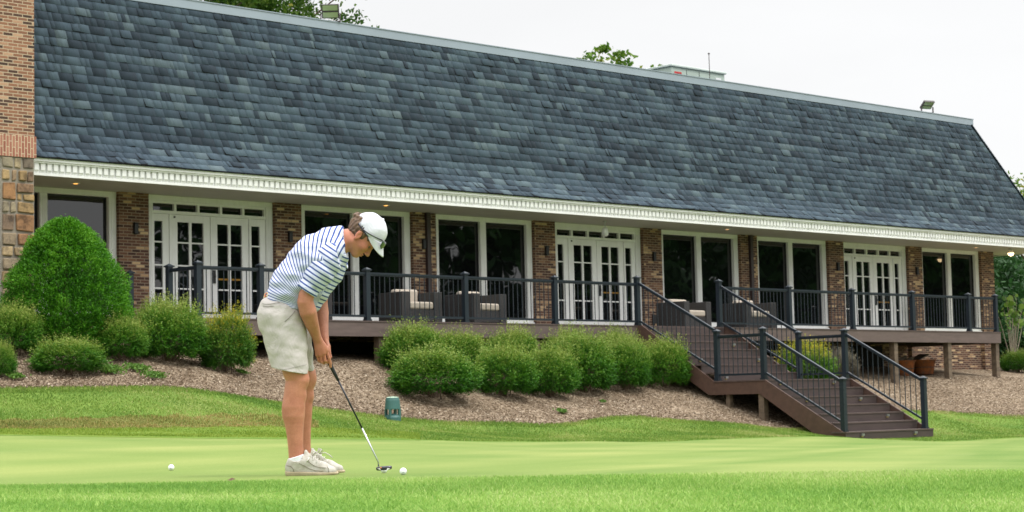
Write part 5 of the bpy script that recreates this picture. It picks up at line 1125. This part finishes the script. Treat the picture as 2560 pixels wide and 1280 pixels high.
# ---- sunglasses resting on the cap
sg = MB(); 
for s_ in (-1, 1): sg.tube([hw(-.03,.040,s_*.095), hw(.02,.055,s_*.098), hw(.07,.078,s_*.09), hw(.104,.096,s_*.072)], [.0028,.004,.0042,.0048], 6)
sg.tube([hw(.104,.096,-.072), hw(.122,.099,-.045), hw(.131,.099,-.012), hw(.131,.099,.012), hw(.122,.099,.045), hw(.104,.096,.072)], .0032, 6)
me = bpy.data.meshes.new('sunglasses'); me.from_pydata(sg.v, [], sg.f); me.polygons.foreach_set('use_smooth', np.ones(len(me.polygons), bool)); so_ = link('sunglasses', me, plain('black_frame', (.012,.013,.016), .3), None, tuple(GO)); tag(so_, 'black sunglasses with greenish lenses resting on the front of the golfer\'s white cap', 'sunglasses')
for s_ in (-1, 1):
    V = []; Fq = []
    for i in range(9):
        sx = s_*(.010+.062*i/8)
        for j in range(5):
            h_ = .046*j/4*(1-.25*(i/8)**2 if j else 1); V.append(H(.133-4.6*sx*sx+.0+.014*j/4, .099-h_, sx*(1-.03*j/4)))
    for i in range(8):
        for j in range(4): b0 = i*5+j; Fq.append((b0, b0+1, b0+6, b0+5))
    t = NT('green_lens'); t.set((.03,.07,.03,1), .06, .3, .8)
    o = link('lens', np_mesh('lens', toW(np.array(V)), Fq, smooth=True), t.m, so_); q_s = o.modifiers.new('thickness', 'SOLIDIFY'); q_s.thickness = .003
# ---- putter
def gw(px, py, v): return Vector(tuple(at(px, py, GD+v)))
pt = thing('putter', tuple(at(950, 1172, GD+.12)), 'black-gripped putter with a silver lower shaft held behind the ball', 'golf club')
def vline(y): return .0+.12*(y-862)/300
k = MB(); k.tube([gw(800,862,0), gw(815,891,.01), gw(836,932,.028), gw(845.5,951,.036)], [.0145,.0145,.0115,.0085], 12); k.build('grip', plain('rubber_grip', (.012,.014,.018), .6, bump=.3, bscale=300), pt, smooth=True)
k = MB(); k.tube([gw(845,950,.036), gw(905,1070,.083)], [.0058,.0054], 10); k.build('shaft', plain('black_shaft', (.012,.015,.025), .25), pt, smooth=True)
k = MB(); k.tube([gw(905,1070,.083), gw(942,1148,.115), gw(945.5,1155,.118), gw(946.2,1166,.12)], [.0054,.005,.0048,.0048], 10); k.build('shaft', plain('chrome_shaft', (.62,.64,.68), .22, .95), pt, smooth=True)
k = MB(); c0 = at(960, 1170, GD+.12); n = 20
for ring, (sa, sb_, dz_) in enumerate([(.044,.020,-.012),(.050,.026,-.006),(.050,.026,.005),(.046,.022,.010)]):
    for i in range(n): a = 2*math.pi*i/n; ca, sa_ = math.cos(a), math.sin(a); ex = abs(ca)**.8*(1 if ca > 0 else -1); q = c0+CR*(sa*ex)+CF*(sb_*sa_-.0)+CU*(dz_+.008*ex*.5); k.v.append(tuple(q)); k.t.append(.5)
for r_i in range(3):
    for i in range(n): k.f.append((r_i*n+i, r_i*n+(i+1)%n, (r_i+1)*n+(i+1)%n, (r_i+1)*n+i))
k.f += [tuple(range(n-1,-1,-1)), tuple(3*n+i for i in range(n))]; hd_ = k.build('putter_head', plain('dark_steel_head', (.05,.048,.065), .3, .6), pt, bevel=.002)
k = MB()
for sx in (-1, 1): k.add([tuple(c0+CR*(sx*.024)-CF*.0275+CU*(.004)), tuple(c0+CR*(sx*.042)-CF*.0215-CU*.002), tuple(c0+CR*(sx*.022)-CF*.0268-CU*.009), tuple(c0+CR*(sx*.018)-CF*.0275-CU*.007)], [(0,1,2,3)])
k.build('white_mark', plain('white_mark', (.8,.8,.8), .5), hd_, bevel=0)
k = MB(); q = c0-CR*.018-CF*.0275+CU*.004; k.lathe([(0,-.0045),(.0045,-.002),(.0045,.002),(0,.0045)], tuple(q), 10); k.build('orange_mark', plain('orange_mark', (.7,.2,.02), .5), hd_)
# ---- balls
bmat = plain('golf_ball_white', (.82,.84,.88), .35, var=.02); 
def ball(px, py, d, lab):
    m = MB(); p = at(px, py, d); z = g1(p[0], p[1])
    me = bpy.data.meshes.new('golf_ball'); bm = bmesh.new(); bmesh.ops.create_icosphere(bm, subdivisions=4, radius=.0214)
    bm.verts.ensure_lookup_table(); q = random.Random(2)
    fib = np.array([(math.sqrt(1-(1-2*(i+.5)/260)**2)*math.cos(i*2.399963), math.sqrt(1-(1-2*(i+.5)/260)**2)*math.sin(i*2.399963), 1-2*(i+.5)/260) for i in range(260)])
    for vv in bm.verts:
        u = np.array(vv.co)/np.linalg.norm(vv.co); dd = np.sqrt(((fib-u)**2).sum(1)).min(); vv.co = Vector(u*(.0214-.0005*max(0, 1-(dd/.07)**2)))
    bm.to_mesh(me); bm.free(); me.polygons.foreach_set('use_smooth', np.ones(len(me.polygons), bool))
    o = link('golf_ball', me, bmat, None, (p[0], p[1], z+.0205)); tag(o, lab, 'golf ball', 'golf balls on the green'); o.rotation_euler = (q.random()*6, q.random()*6, px)
    k = MB(); n_ = Vector(tuple(-CF*.93+CR*.1-CU*.15)).normalized(); x = n_.cross(Vector((0,0,1))).normalized(); y = x.cross(n_)
    for i in range(5): k.add([n_*.02152+x*(-.006+i*.0026)+y*(-.003), n_*.02152+x*(-.0042+i*.0026)+y*(-.003), n_*.02152+x*(-.0042+i*.0026)+y*(.001*(i % 2)), n_*.02152+x*(-.006+i*.0026)+y*.001], [(0,1,2,3)])
    me = bpy.data.meshes.new('mark'); me.from_pydata(k.v, [], k.f); mk = link('mark', me, bpy.data.materials.get('ball_mark') or plain('ball_mark', (.15,.17,.2), .5), o); mk.matrix_parent_inverse = o.rotation_euler.to_matrix().to_4x4().inverted()
ball(1008, 1176, 11.35, 'white golf ball lying alone just right of the putter head'); ball(960, 1178, 12.55, 'white golf ball half hidden behind the putter head'); ball(428, 1168, 13.5, 'white golf ball lying alone far left on the green')
